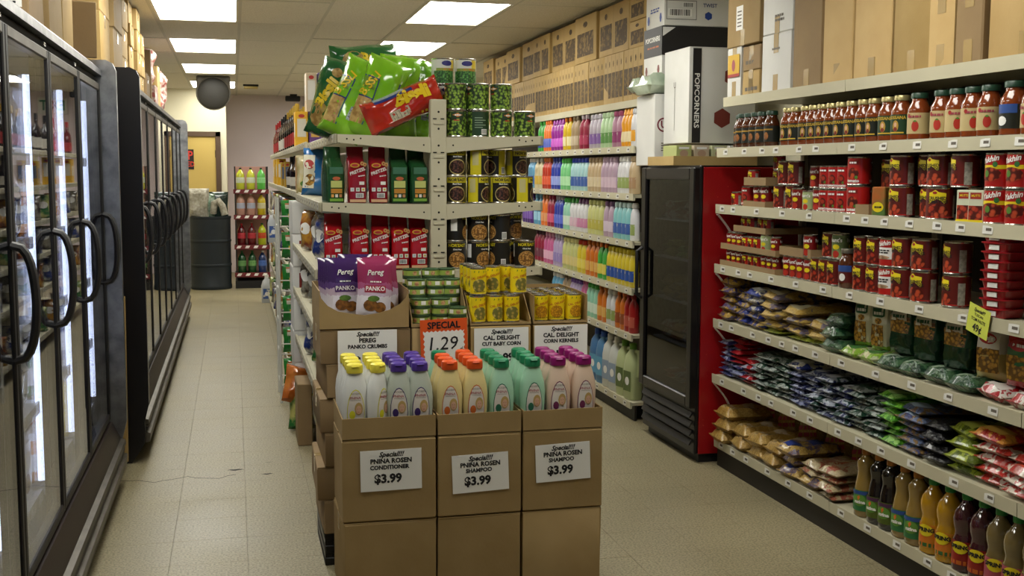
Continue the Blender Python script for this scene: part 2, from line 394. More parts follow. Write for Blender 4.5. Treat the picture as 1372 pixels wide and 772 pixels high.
# ---- back of the shop: door, barrel, soda rack, dome, small fittings
frm = mat('door_frame_brown', '54402f', .6); dry = mat('door_yellow', 'c9ae62', .6, var=(1.5, 'c2a65a', .3, .7))
d = obj('door_1', MB().box(-1.05, -.235, 16.685, 16.715, 0, 2.04, dry, .003), kind='structure')
fr = MB(); fr.box(-.235, -.165, 16.66, 16.72, 0, 2.11, frm, .004); fr.box(-1.12, -1.05, 16.66, 16.72, 0, 2.11, frm, .004); fr.box(-1.12, -.165, 16.66, 16.72, 2.04, 2.11, frm, .004)
obj('door_frame', fr, d)
hg = MB()
for z in (.3, 1.1, 1.75): hg.box(-.245, -.225, 16.672, 16.69, z, z+.1, mat('hinge', '7a6a4a', .4, .8))
obj('hinge', hg, d)
pm = MB().box(-.86, -.535, 16.678, 16.684, 1.58, 1.86, mat('poster_black', '1c1a1c', .5)); pr = MB()
redp = mat('poster_red', 'c8392c', .5)
pr.text('HELP', .17, redp, lambda x, y: (-.70+x*.8, 16.677, 1.77+y), .02); pr.text('WANTED', .10, redp, lambda x, y: (-.70+x*.8, 16.677, 1.65+y), .02)
p = obj('help_wanted_sign', pm, label='black sign with red lettering on the yellow back door', cat='sign'); obj('lettering', pr, p)

bar = mat('barrel_blue', '1a232a', .55, var=(4, '131b22', .3, .7))
b = MB().lathe([(.262, 0), (.268, .01), (.268, .05), (.262, .06), (.262, .3), (.27, .31), (.27, .33), (.262, .34), (.262, .62), (.27, .63), (.27, .65), (.262, .66), (.264, .93), (.272, .94), (.272, .965), (.25, .965), (.25, .9)], bar, 32, cap1=True)
obj('barrel', b, None, (-.312, 15.6, 0), label='large dark blue plastic barrel at the end of the aisle', cat='barrel')
# ================================================================ builders of goods
def rnd(seed): return random.Random(seed)
class Bag:
    """pillow bag: two films meeting in crimped ends. stand: faces -y, base z=0. lie: long axis x, width y, resting on z=0"""
    def __init__(s, w, h, t, seed=0, wr=.1, lie=False, sag=0.0):
        s.w, s.h, s.t, s.lie, s.wr, s.sag = w, h, t, lie, wr, sag
        R = rnd(seed); s.ph = [R.uniform(0, 6.3) for _ in range(8)]
    def thick(s, a, b, side):
        ph = s.ph; e0 = 0
        if s.lie: e = max(0.0, 1-abs(b)**9)**.4; q = max(0.0, 1-abs(a)**7)**.45
        else: e = max(0.0, 1-abs(b)**5)**.55; q = max(0.0, 1-abs(a)**4.5)**.5
        k = 1+s.wr*(math.sin(4.1*a+3*b+ph[0]+side)+.7*math.sin(6.3*b-2*a+ph[1]+2*side))
        k += s.wr*1.6*abs(b)**3*math.sin(8*a+ph[2]+side)+s.wr*.5*math.sin(11*a+9*b+ph[4]+side)*math.sin(13*b-7*a+ph[5])
        return max(.0012, s.t/2*e*q*k)
    def at(s, a, b, side=1, off=0.0):
        T = side*(s.thick(a, b, side)+off)
        X = a*s.w/2*(1-.07*(1-min(1, abs(b)))**0*(1-abs(b)**4)) ; L = b*s.h/2
        X += .012*s.w*math.sin(5*b+s.ph[3]); 
        if s.lie:
            z = T+s.t*.42; z = max(z, .0008*(1 if side < 0 else 2)+ (0 if side<0 else .001))
            return (L, X, z - s.sag*L*L)
        return (X+s.sag*L*L, -T, L+s.h/2)
    def mesh(s, mt, nu=9, nv=15):
        b = MB(); lp = []
        A = [-1+2*k/(nu-1) for k in range(nu)]
        for j in range(nv):
            q = -1+2*j/(nv-1); q = math.copysign(abs(q)**.75, q)
            lp.append([s.at(a, q, 1) for a in A]+[s.at(a, q, -1) for a in A[::-1]])
        return b.loft(lp, mt)
    def patch(s, b, a0, a1, b0, b1, mt, n=5, m=5, off=.0012, side=1):
        A = [a0+(a1-a0)*k/n for k in range(n+1)]
        return b.loft([[s.at(a, b0+(b1-b0)*j/m, side, off) for a in A] for j in range(m+1)], mt, False, False, False)
    def blob(s, b, ca, cb, ra, rb, mt, n=14, off=.0016, pw=2):
        pts = [(ca, cb)]+[(ca+ra*math.copysign(abs(math.cos(t))**(2/pw), math.cos(t)), cb+rb*math.copysign(abs(math.sin(t))**(2/pw), math.sin(t))) for t in [2*math.pi*k/n for k in range(n)]]
        return b.add([s.at(x, y, 1, off) for x, y in pts], [(0, 1+k, 1+(k+1) % n) for k in range(n)], mt)
    def txt(s, b, t, size, mt, ca, cb, rot=0.0, bold=.01, off=.0024, shear=0, vertical=False):
        c, d = math.cos(rot), math.sin(rot)
        def fn(x, y):
            u, v = c*x-d*y, d*x+c*y
            return s.at(ca+u/(s.w/2), cb+v/(s.h/2), 1, off)
        return b.text(t, size, mt, fn, bold, shear)

def superloop(cx, cy, z, hx, hy, pw=5.0, n=20):
    L = []
    for k in range(n):
        a = 2*math.pi*(k+.5)/n; c, d = math.cos(a), math.sin(a)
        L.append((cx+hx*math.copysign(abs(c)**(2/pw), c), cy+hy*math.copysign(abs(d)**(2/pw), d), z))
    return L
def gusset(w, d, h, mt, seed=0, top=.72, fin=.03):
    """block-bottom bag with pinched top; faces -y"""
    R = rnd(seed); b = MB(); lp = []
    for z, kx, ky, pw in ((0, .93, .9, 4), (.015, 1, 1, 5), (.25, 1.0, 1.03, 6), (.5, .99, 1.0, 6), (top, .97, .95, 5), (top+.1, .95, .62, 4), (top+.17, .93, .25, 3), (1-fin, .9, .05, 3), (1, .9, .035, 3)):
        lp.append([(x+R.uniform(-.0014, .0014), y+R.uniform(-.002, .002), zz) for x, y, zz in superloop(0, (.12*d if z > top else 0), z*h, w/2*kx, d/2*ky, pw, 20)])
    return b.loft(lp, mt)
def flatfn(cx, y, cz, rot=0.0):
    c, s = math.cos(rot), math.sin(rot)
    return lambda a, b: (cx+c*a-s*b, y, cz+s*a+c*b)
def rect(w, h): return [(-w/2, -h/2), (w/2, -h/2), (w/2, h/2), (-w/2, h/2)]
def ell(w, h, n=16): return [(w/2*math.cos(2*math.pi*k/n), h/2*math.sin(2*math.pi*k/n)) for k in range(n)]
def barcode(b, cx, y, cz, w, h, fnmk=None, mt=None):
    fn = (fnmk or flatfn)(cx, y, cz); b.flat(rect(w, h), fn, mt or paper)
    fn2 = (fnmk or flatfn)(cx, y-.0006, cz); x = -w*.42; R = rnd(int(cx*1e4)+5)
    while x < w*.42:
        t = R.choice((.02, .035, .05))*w; b.flat([(x, -h*.4), (x+t, -h*.4), (x+t, h*.4), (x, h*.4)], fn2, ink); x += t+R.choice((.025, .04))*w
def cyl(r, ang0=0.0):
    return lambda x, y: (r*math.sin(x/r+ang0), -r*math.cos(x/r+ang0), y)

def can(name, d, h, lab, printer=None, cat='can', n=20, metal=None):
    r = d/2; mt = metal or chrome
    body = MB().lathe([(r*.93, .0025), (r, .001), (r, .004), (r*.975, .006), (r*.975, h-.006), (r, h-.004), (r, h-.001), (r*.96, h), (r*.94, h-.004), (r*.6, h-.003), (r*.55, h-.0045)], mt, n)
    parts = [('label', MB().lathe([(r*.985, .007), (r*.985, h-.007)], lab, n, cap0=False, cap1=False), -1)]
    if printer:
        p = MB(); printer(p, r*.985+.0006, h); parts.append(('print', p, 0))
    return Kind(name, cat, body, parts)

def jar(name, r, h, sauce, lid, lab, printer):
    body = MB().lathe([(r*.85, 0), (r, .008), (r, h*.62), (r*.97, h*.68), (r*.72, h*.8), (r*.66, h*.84), (r*.66, h*.9)], sauce, 20)
    L = MB().lathe([(r*.72, h*.885), (r*.74, h*.89), (r*.74, h*.985), (r*.7, h), (r*.2, h-.002)], lid, 20)
    lb = MB().lathe([(r+.0006, h*.14), (r+.0006, h*.58)], lab, 20, cap0=False, cap1=False)
    p = MB(); printer(p, r+.0014, h)
    return Kind(name, 'jar', body, [('lid', L, -1), ('label', lb, -1), ('print', p, 1)])

def bottle(name, prof, mt, capprof, capmt, ex=1, ey=1, labels=(), cat='bottle', n=16, extra=None):
    """labels: (z0, z1, mat, arc0, arc1) wrapped at the local radius"""
    body = MB().lathe(prof, mt, n, ex, ey); cp = MB().lathe(capprof, capmt, n)
    parts = [('cap', cp, -1)]
    if labels:
        lb = MB()
        for z0, z1, lm, a0, a1 in labels:
            zs = [z0+(z1-z0)*k/4 for k in range(5)]; lp = []
            for z in zs:
                for (ra, za), (rb_, zb) in zip(prof, prof[1:]):
                    if za <= z <= zb and zb > za: r = ra+(rb_-ra)*(z-za)/(zb-za); break
                r += .0012
                m = 12 if a1-a0 > 200 else 8
                lp.append([(r*ex*math.sin(math.radians(a0+(a1-a0)*k/m)), -r*ey*math.cos(math.radians(a0+(a1-a0)*k/m)), z) for k in range(m+1)])
            lb.loft(lp, lm, False, False, False)
        if extra: extra(lb)
        parts.append(('label', lb, -1))
    return Kind(name, cat, body, parts)

def carton(w, d, h, mt, seed=0, tapem=None, prints=None, flaps=True, name='carton', tape_side=None):
    """closed cardboard box: base centre at origin, faces -y"""
    R = rnd(seed); b = MB().box(-w/2, w/2, -d/2, d/2, 0, h-.003, mt, .004)
    b.v = [(x+R.uniform(-.002, .002), y+R.uniform(-.002, .002), z) for x, y, z in b.v]
    parts = []
    if flaps:
        f = MB()
        for s in (-1, 1):
            y0, y1 = (0.0015, d/2-.001) if s > 0 else (-d/2+.001, -.0015)
            f.box(-w/2+.001, w/2-.001, y0, y1, h-.0045, h, mt)
        parts.append(('flap', f, -1))
    if tapem:
        t = MB(); t.box(-w/2, w/2, -.024, .024, h-.004, h+.0006, tapem)
        for s in (-1, 1):
            x = s*w/2; t.box(min(x, x+s*.0012), max(x, x+s*.0012), -.024, .024, h-.07, h, tapem)
        if tape_side:
            t.box(-.024, .024, -d/2-.0012, -d/2+.001, h-.09, h, tapem)
            t.box(-.024, .024, -d/2-.0012, -d/2+.001, 0, .08, tapem)
        parts.append(('tape', t, -1))
    if prints:
        p = MB(); prints(p); parts.append(('print', p, -1))
    return Kind(name, 'carton', b, parts)
def tray(w, d, hf, hb, mt, hs=None, t=.004, ucut=0, name='display_tray', slope=None):
    """open cardboard tray: bottom, low front, sides, back"""
    b = MB(); b.box(-w/2, w/2, -d/2, d/2, 0, t, mt)
    fr = [(-w/2, t), (w/2, t), (w/2, hf)]
    if ucut:
        fr += [(w/2*math.cos(math.pi*k/10), hf-ucut*math.sin(math.pi*k/10)) for k in range(1, 10)]
    fr += [(-w/2, hf)]
    wob = rnd(int(w*1e4)); fr = [(a, z+(wob.uniform(-.002, .002) if z > t else 0)) for a, z in fr]
    b.prism(fr, lambda a, z, q: (a, q, z), -d/2, -d/2+t, mt)
    b.prism([(-w/2, t), (w/2, t), (w/2, hb), (-w/2, hb)], lambda a, z, q: (a, q, z), d/2-t, d/2, mt)
    hs = hs if hs is not None else hf
    sl = slope if slope else hs
    for s in (-1, 1):
        x = s*(w/2-t/2)
        b.prism([(-d/2+t, t), (d/2-t, t), (d/2-t, hb), (-d/2+t+.3*d, sl), (-d/2+t, hs)], lambda a, z, q: (q, a, z), x-t/2, x+t/2, mt)
    return Kind(name, 'tray', b)
# ================================================================ glass-door freezers on the left
shelfwire = mat('freezer_shelf', 'cfd2d8', .35)
lampm = mat('freezer_lamp', 'dfe8ff', .4, emit=5)
rail_white = mat('freezer_price_rail', 'dfe2ea', .3)
def freezer(y0, n, pitch, xf, label, seen, near_dark=False):
    y1 = y0+n*pitch; xb = XL+.02; root = empty('glass_door_freezer', (0, y0, 0), (0, 0, 0), label, 'freezer', 'glass-door freezers')
    def P(name, mb, par=root): return obj(name, mb, par)
    o = lambda a: a-y0
    c = MB(); dk = mat('freezer_inner', 'b9bfca', .5); 
    c.box(xb, xb+.05, 0, y1-y0, .1, 2.02, dk); c.box(xb, xf-.03, 0, y1-y0, .1, .3, dk); c.box(xb, xf-.03, 0, y1-y0, 1.98, 2.07, dk)
    P('cabinet', c)
    k = MB()                                              # sloping dark kick panel under the doors
    k.prism([(xf-.03, .315), (xf+.005, .315), (xf+.045, .23), (xf+.05, .10), (xf-.03, .10)], lambda a, z, q: (a, q, z), 0, y1-y0, brownk); P('kick_panel', k)
    r = MB()
    r.prism([(xf+.04, .232), (xf+.066, .225), (xf+.07, .205), (xf+.05, .2)], lambda a, z, q: (a, q, z), 0, y1-y0, alum)
    r.prism([(xf+.05, .19), (xf+.062, .185), (xf+.062, .168), (xf+.05, .163)], lambda a, z, q: (a, q, z), 0, y1-y0, black)
    r.prism([(xf+.05, .16), (xf+.075, .15), (xf+.072, .105), (xf+.05, .10)], lambda a, z, q: (a, q, z), 0, y1-y0, alum); P('bumper_rail', r)
    bs = MB().box(xb, xf-.02, .02, y1-y0-.02, .0, .1, blackm); P('plinth', bs)
    t = MB()
    t.prism([(xf-.10, 2.022), (xf+.01, 2.022), (xf+.01, 2.05), (xf+.002, 2.054), (xf-.03, 2.085), (xf-.12, 2.085)], lambda a, z, q: (a, q, z), 0, y1-y0, steel); P('top_rail', t.build('top_rail', .2))
    g = MB().box(xf-.04, xf-.02, 0, y1-y0, 1.985, 2.02, hole); P('shadow_gap', g)
    hm = MB().box(xf-.02, xf-.008, -.02, .02, 1.998, 2.012, chrome).build('top_hinge')
    for d_ in range(n): obj('top_hinge', hm, root, (0, pitch*(d_+.97), 0))
    def side(y, th, m1):
        pts = [(xb, 0), (xf-.02, 0), (xf+.045, .1), (xf+.052, .17), (xf+.05, .22), (xf+.075, .32), (xf+.075, 2.05), (xf+.06, 2.085), (xf+.03, 2.1), (xb, 2.1)]
        return MB().prism(pts, lambda a, z, q: (a, q, z), y, y+th, m1)
    if near_dark:
        P('end_panel', side(-.05, .03, blackm)); P('end_trim', side(-.02, .02, steel))
    P('end_panel', side(y1-y0, .05, steel))
    for d_ in range(n):
        a, b = pitch*d_+.004, pitch*(d_+1)-.004; fw = .034
        f = MB()
        f.box(xf-.04, xf, a, a+fw, .33, 1.985, black, .004); f.box(xf-.04, xf, b-fw, b, .33, 1.985, black, .004)
        f.box(xf-.04, xf, a+fw, b-fw, .33, .365, black, .004); f.box(xf-.04, xf, a+fw, b-fw, 1.95, 1.985, alum, .004)
        dr = P('door', f)
        obj('glass', MB().box(xf-.012, xf-.006, a+fw, b-fw, .36, 1.955, doorglass), dr)
        h = MB(); yh = b-.018; n2 = 12; pa = []
        for q in range(n2+1):
            tt = math.pi*q/n2; pa.append((xf-.004+.062*math.sin(tt)**.6, yh, 1.185+.168*math.cos(tt)*(1-.06*math.sin(tt))))
        h.tube(pa, .013, black, 8, .02); obj('handle', h, dr)
    for d_ in range(n+1):                                  # inner mullions with lamp tubes
        if d_ > seen+1: continue
        ym = pitch*d_; mb_ = MB().box(xf-.062, xf-.042, ym-.03, ym+.03, .32, 1.985, blackm)
        mu = P('mullion', mb_)
        if 0 < d_ <= seen:
            lm = MB().lathe([(.012, .45), (.012, 1.9)], lampm, 10, cx=xf-.078, cy=ym+.0); obj('lamp_tube', lm, mu)
    for d_ in range(seen):
        for z in SHELVES_F:
            s = MB(); a, b = pitch*d_+.03, pitch*(d_+1)-.03
            s.box(xb+.06, xf-.078, a, b, z-.012, z, shelfwire); s.box(xf-.078, xf-.07, a, b, z-.035, z+.006, rail_white)
            for q in range(4): s.box(xf-.07, xf-.068, a+.06+q*.17, a+.13+q*.17, z-.03, z, tagm)
            P('wire_shelf', s)
    return root
SHELVES_F = (.42, .74, 1.04, 1.33, 1.62)
freezer(2.73, 4, .79, -.62, 'near four-door black-framed glass freezer with oval handles at left', 4)
freezer(6.33, 8, .79, -.54, 'far eight-door glass freezer with black end panel behind the near one', 0, True)
cols = ['e9e6ee', 'd8dcec', 'c8402e', '2f7a3e', 'e2c94a', '8f5a34', '38539a', 'efe9d6', '5a2f6e', 'd9802f']
FK = []
for k, c in enumerate(cols):
    w_, h_ = (.15, .2) if k % 2 else (.17, .24)
    if k % 3 == 0:
        B = Bag(w_, h_, .07, k, .14); m = band('frozen_bag_%d' % k, 2, [(0, c), (.22, 'e8e8ee'), (.55, c), (.8, 'f0f0f4')], .2, .6, .04)
        pb = MB(); B.patch(pb, -.6, .6, .15, .5, paper); FK.append(Kind('frozen_food_bag', 'food bag', B.mesh(m), [('print', pb, -1)]))
    else:
        b = MB().box(-w_/2, w_/2, -.03, .03, 0, h_, mat('frozen_box_%d' % k, c, .3, coat=.4), .002); p = MB()
        p.flat(rect(w_*.8, h_*.3), flatfn(0, -.0308, h_*.68), paper); p.flat(ell(w_*.6, h_*.34), flatfn(0, -.0308, h_*.3), mat('frozen_pic_%d' % k, cols[(k+4) % 10], .4, var=(60, cols[(k+7) % 10])))
        FK.append(Kind('frozen_food_box', 'food box', b, [('print', p, -1)]))
R = rnd(3)
for d_ in range(4):
    for si, z in enumerate(SHELVES_F):
        for q in range(4):
            if d_ == 0 and q < 2: continue
            y = 2.73+.79*d_+.12+q*.17; kk = R.randrange(10); K = FK[kk]
            nm = 'bag' if 'bag' in K.name else 'box'
            put(K, (-.62-.078-.05, y, z+.001), (0, 0, HALF+R.uniform(-.05, .05)), 'frozen food %s behind %s freezer door, %s shelf up' % (nm, ordw(d_), ordw(si)), y, 'from the front', 'frozen food in the near freezer')
# ---------------- cartons and wrapped packs standing on the freezers
def cprint(txts, m=inkgrey, y=None):
    def f(p):
        for (n, size, cx, cz, yy) in txts: p.bars(n, size*5, size*n, m, flatfn(cx, yy-.0014, cz))
    return f
wrap = mat('plastic_wrap', 'c9c8c2', .15, coat=.7, bump=(25, .4), var=(12, '9a8f7a', .4, .6))
redwrap = mat('red_net_packs', 'a05048', .3, coat=.5, var=(26, 'd8cfc4', .4, .6), bump=(30, .4))
ZT = 2.087
def stack(x, y, w, d, hs, m, desc, seed, rot=0.0, tp=tape):
    z = ZT if y < 6.2 else 2.103
    for k, h in enumerate(hs):
        K = carton(w, d, h, m, seed+k, tp); R = rnd(seed*3+k)
        put(K, (x+R.uniform(-.008, .008), y+R.uniform(-.006, .006), z+.0005), (0, 0, rot+R.uniform(-.015, .015)), desc, z, 'from the bottom', 'cartons on top of the freezers'); z += h+.002
# freezer 1 top, front to back (rotated so that the wide side faces the aisle)
W1 = obj('wrapped_pack', Bag(.3, .42, .2, 4, .1).mesh(wrap), None, (-.85, 4.15, ZT), (0, 0, .9), label='clear plastic-wrapped pack on the near freezer, nearest the camera', cat='pack')
stack(-.88, 4.60, .36, .34, (.24, .26), card3, 'brown carton with white address label on the near freezer', 11)
ad = obj('address_label', MB().box(-.07, .07, 0, .001, -.06, .06, paper), None, (-.79, 4.425, ZT+.12), label='white address label stuck on a brown freezer-top carton', cat='label')
lt = MB(); lt.text('KO', .05, ink, lambda x, y: (x, -.0006, .02+y), .02); lt.bars(3, .1, .04, ink, lambda x, y: (x, -.0006, -.03+y)); obj('lettering', lt, ad)
stack(-.88, 4.98, .40, .34, (.3, .28), card, 'tan carton in the second stack on the near freezer', 13)
stack(-.87, 5.34, .38, .3, (.34, .2), card2, 'tan carton in the third stack on the near freezer', 15)
lean = carton(.3, .06, .26, card3, 19, None, flaps=False, name='flattened_carton')
put(lean, (-.76, 5.70, ZT+.006), (.05, .0, .3), 'flattened carton leaning at the end of the near freezer')
stack(-.90, 6.72, .46, .5, (.31, .28), card2, 'large taped carton at the near end of the far freezer', 21)
stack(-.89, 7.30, .46, .5, (.29, .29), card, 'large taped carton in the second stack on the far freezer', 23)
stack(-.85, 7.80, .38, .34, (.18, .18, .18), card2, 'brown carton in the third stack on the far freezer', 25)
stack(-.80, 8.22, .30, .3, (.145, .145, .145, .145), card2, 'small pale carton in the tall stack on the far freezer', 28)
stack(-.79, 8.60, .30, .3, (.145, .145, .145, .145), card2, 'small tan carton in the tall stack on the far freezer', 34)
stack(-.79, 8.98, .30, .3, (.15, .15, .15), card2, 'small tan carton in the last low stack on the far freezer', 39)
stack(-.82, 9.55, .36, .42, (.22,), card3, 'low brown carton past the stacks on the far freezer', 44)
stack(-.84, 10.05, .38, .08, (.46,), card3, 'tall brown cardboard sheet standing on the far freezer', 47, 0, None)
stack(-.80, 10.6, .3, .36, (.2,), redwrap, 'red and white wrapped pack on the far freezer', 51, 0, None)
for k, (y, z, s) in enumerate(((10.62, .205, 1.0), (11.6, .0, 1.3), (12.0, .0, .9), (12.35, .0, .8))):
    B = Bag(.3*s, .34*s, .2*s, 60+k, .16)
    obj('netted_pack', B.mesh(redwrap), None, (-.78, y, 2.104+z), (0, 0, HALF-.4), label=['red and clear wrapped pack lying on a red carton atop the far freezer', 'tall red netted pack beside the cardboard sheet on the far freezer', 'red and white netted pack near the far freezer end', 'last small netted pack at the far freezer end'][k], cat='pack', group='netted packs on the far freezer')
stack(-.80, 11.2, .3, .3, (.42,), card2, 'upright tan carton between netted packs on the far freezer', 66)
# flattened cardboard stuck between the two freezers
gp = MB()
for k in range(4): gp.prism([(-.95, .05), (-.60+.012*k, .05), (-.585+.01*k, 1.1-.06*k), (-.95, 1.1-.06*k)], lambda a, z, q: (a, q, z), 6.02+.035*k, 6.03+.035*k, card2)
obj('flattened_cardboard', gp, label='flattened cardboard sheets wedged between the two freezers', cat='cardboard')
# ================================================================ front display: cartons, trays and shampoo bottles
def sign(name, w, h, lines, loc, rot, label, pm=paper, parent_mats=None, film=True):
    """paper price sign: lines = (text, size, x, z, bold, shear, mat)"""
    s = MB().box(-w/2, w/2, 0, .0012, -h/2, h/2, pm); o = obj(name, s, None, loc, rot, label=label, cat='price sign')
    t = MB()
    for (tx, size, x, z, bo, sh, m) in lines: t.text(tx, size, m, flatfn(x, -.0006, z), bo, sh)
    obj('lettering', t, o)
    return o
DY = 4.0
XB = ((.358, .696), (.704, 1.016), (1.024, 1.332))
side_words = ('left', 'middle', 'right')
for k, (a, b) in enumerate(XB):
    w_ = b-a; d_ = .36
    for lv in range(2):
        K = carton(w_, d_, .302, card, 70+k*2+lv, tape)
        o = put(K, ((a+b)/2, DY+d_/2, lv*.306+.001), (0, 0, (.012, -.004, -.01)[k]*(1-lv*1.4)))
        o['label'] = '%s brown carton of the front shampoo display, %s' % (side_words[k], ('bottom layer', 'upper layer under the bottles')[lv]); o['group'] = 'front display cartons'
    K = tray(w_, d_, .075, .08, card, .075)
    o = put(K, ((a+b)/2, DY+d_/2, .613)); o['label'] = '%s open cardboard tray holding shampoo bottles' % side_words[k]; o['group'] = 'shampoo trays'
# signs on the front cartons
def special(cx, y, cz, w_, h_, l2, l3, price, label, rot):
    sign('price_sign', w_, h_, [('Special!!!', .025, 0, h_*.385, .035, .35, ink), (l2, .0235, 0, h_*.225, .045, 0, ink), (l3, .0205, -.006, h_*.07, .045, 0, ink), (price, .044, -.012, -h_*.21, .045, 0, ink)], (cx, y, cz), (0, rot, 0), label)
special(.532, DY-.004, .495, .222, .15, 'PNINA ROSEN', 'CONDITIONER', '$3.99', 'white price sign reading CONDITIONER $3.99 on left front carton', -.01)
special(.862, DY-.004, .465, .212, .142, 'PNINA ROSEN', 'SHAMPOO', '$3.99', 'white SHAMPOO $3.99 price sign on the middle front carton', -.035)
special(1.178, DY-.004, .487, .212, .142, 'PNINA ROSEN', 'SHAMPOO', '$3.99', 'white SHAMPOO $3.99 price sign on the right front carton', -.035)

def shampoo(capc, liquid, ringc, second):
    lq = mat('shampoo_'+liquid, liquid, .35, coat=.25, var=(5, second, .35, .7)); cm = mat('cap_'+capc, capc, .35)
    rg = mat('ring_'+ringc, ringc, .4); lp = mat('shampoo_label', 'd9d2cb', .4)
    prof = [(.030, 0), (.037, .004), (.042, .03), (.047, .09), (.0485, .14), (.045, .18), (.036, .215), (.030, .235), (.027, .245)]
    lp_ = []
    body = MB(); ey = .6
    body.lathe(prof, lq, 20, 1, ey, pw=2.6)
    cap = MB(); lo = []
    for r, z in ((.029, .243), (.030, .246), (.030, .264), (.0285, .274), (.022, .279), (.008, .280)):
        lo.append([(x, y, zz) for x, y, zz in superloop(0, 0, z, r, r*.78, 2.6, 20)])
    cap.loft(lo, cm); lip = MB().box(-.014, .014, -.0262, -.02, .266, .272, cm, .002)
    def surf(x, z, off=.0008):
        for (ra, za), (rb_, zb) in zip(prof, prof[1:]):
            if za <= z <= zb: r = ra+(rb_-ra)*(z-za)/(zb-za); break
        q = max(0.0, 1-abs(x/r)**2.6)**(1/2.6)
        return (x, -r*ey*q-off, z)
    lab = MB()
    def disc(w_, h_, cz, m, off, n=20, flatbot=None, cx=0, ring=1):
        P = [(cx+w_/2*math.cos(2*math.pi*k/n), max(flatbot if flatbot is not None else -9, cz+h_/2*math.sin(2*math.pi*k/n))) for k in range(n)]
        vs = [surf(cx, cz, off)]
        vs += [surf(cx+(x-cx)*.5, cz+(z-cz)*.5, off) for x, z in P]; vs += [surf(x, z, off) for x, z in P]
        lab.add(vs, [(0, 1+k, 1+(k+1) % n) for k in range(n)]+[(1+k, n+1+k, n+1+(k+1) % n, 1+(k+1) % n) for k in range(n)], m)
    disc(.064, .19, .088, rg, .0008, flatbot=.03); disc(.059, .182, .088, lp, .0014, flatbot=.033)
    # swoosh and portrait at the foot of the label
    disc(.022, .034, .085, rg, .002, 10, None, -.013)
    hair = mat('print_blonde', 'b79a5e', .5); skin = mat('print_skin', 'd0a58a', .5)
    disc(.03, .05, .108, hair, .0026, 12, None, .01); disc(.02, .034, .104, skin, .0032, 12, None, .01)
    for ex_ in (.006, .014): disc(.003, .0018, .108, ink, .0038, 6, None, ex_)
    disc(.006, .002, .096, mat('print_lips', 'a8524e', .5), .0038, 6, None, .01)
    lab.text('ROSEN', .0105, inkgrey, lambda x, y: surf(x, .166+y, .0022)); lab.text('PNINA', .0135, mat('print_red', '98404a', .5), lambda x, y: surf(x-.002, .15+y, .0022), .01)
    lab.add([surf(-.018, .1405, .0022), surf(.018, .1405, .0022), surf(.018, .1415, .0022), surf(-.018, .1415, .0022)], [(0, 1, 2, 3)], inkgrey)
    return Kind('shampoo_bottle', 'bottle', body, [('cap', cap, -1), ('cap_lip', lip, 0), ('label', lab, -1)])
SH = {'yellow': shampoo('e6d84c', 'dcdcd6', 'd6d02c', 'd2d4d2'), 'purple': shampoo('4e3590', 'b9c0b2', '3d2866', 'b0b8ac'), 'orange': shampoo('d9521a', 'd9c88e', 'c8662a', 'd4bd80'),
      'green': shampoo('1f7f55', 'a3cdb0', '2b6b50', '98c5a8'), 'magenta': shampoo('861064', 'd8bfaa', '6e2a50', 'd0b59e')}
cols_ = [('yellow', .408, 4, 0), ('yellow', .492, 4, 0), ('purple', .570, 4, 0), ('purple', .648, 4, 0), ('orange', .754, 4, 0), ('orange', .852, 4, 0), ('green', .950, 4, 0), ('green', 1.074, 4, 0), ('magenta', 1.170, 4, 0), ('magenta', 1.268, 4, 0)]
R = rnd(5)
for ci, (c, x, n, _) in enumerate(cols_):
    for r_ in range(n):
        rz = R.uniform(-.08, .08); ox = 0
        if c == 'yellow' and ci == 1 and r_ == 0: rz = .75
        nm = ('left' if ci % 2 == 0 else 'right')
        kk = SH['green'] if (c == 'orange' and ci == 4 and r_ == 3) else SH[c]
        cc = 'green' if (c == 'orange' and ci == 4 and r_ == 3) else c
        d = '%s-capped %s bottle, %s file' % (cc, 'conditioner' if c == 'yellow' else 'shampoo', nm) if cc == c else 'single green-capped shampoo bottle among the orange caps'
        put(kk, (x+R.uniform(-.003, .003), DY+.052+r_*.076, .6175), (0, 0, rz), d, r_, 'from the front', 'shampoo bottles in the front trays', (1, 1, .94))

# ================================================================ second display row
D2 = 4.42
crate = MB()
for z in (.0, .05, .1): crate.box(.325, 1.385, D2+.02, D2+.46, z, z+.032, blackm, .003)
for x in (.325, .84, 1.355): crate.box(x, x+.03, D2+.025, D2+.455, .0, .13, blackm)
obj('pallet', crate, label='low black plastic pallet under the carton stack', cat='pallet')
for k in range(6):
    K = carton(.345+.008*(k % 2), .44, .134, card3, 100+k, tape if k % 2 else None)
    ox = (.0, -.014, .006, -.004, .012, 0)[k]
    o = put(K, (.492+ox, D2+.225, .134+k*.1365), (0, 0, (.01, -.02, .012, -.008, .02, 0)[k])); o['label'] = 'flat brown carton under the crumb tray, %s from the bottom' % ordw(k); o['group'] = 'cartons under the crumb tray'
K = tray(.35, .42, .15, .15, card, .15, ucut=.098, slope=.15, name='display_tray')
o = put(K, (.488, D2+.212, .955)); o['label'] = 'cut-away brown tray full of purple crumb pouches'
for (a, b, nm) in ((.672, .905, 'tuna'), (.91, 1.165, 'baby corn'), (1.172, 1.405, 'corn kernel')):
    z = .134
    for lv in range(3):
        h = .272; K = carton(b-a-.004, .42, h, card if nm == 'tuna' else card2, 120+lv+int(a*10), tape, flaps=(lv < 2))
        o = put(K, ((a+b)/2, D2+.212, z)); o['label'] = 'brown carton under the %s cans, %s from the bottom' % (nm, ordw(lv)); z += h+.001
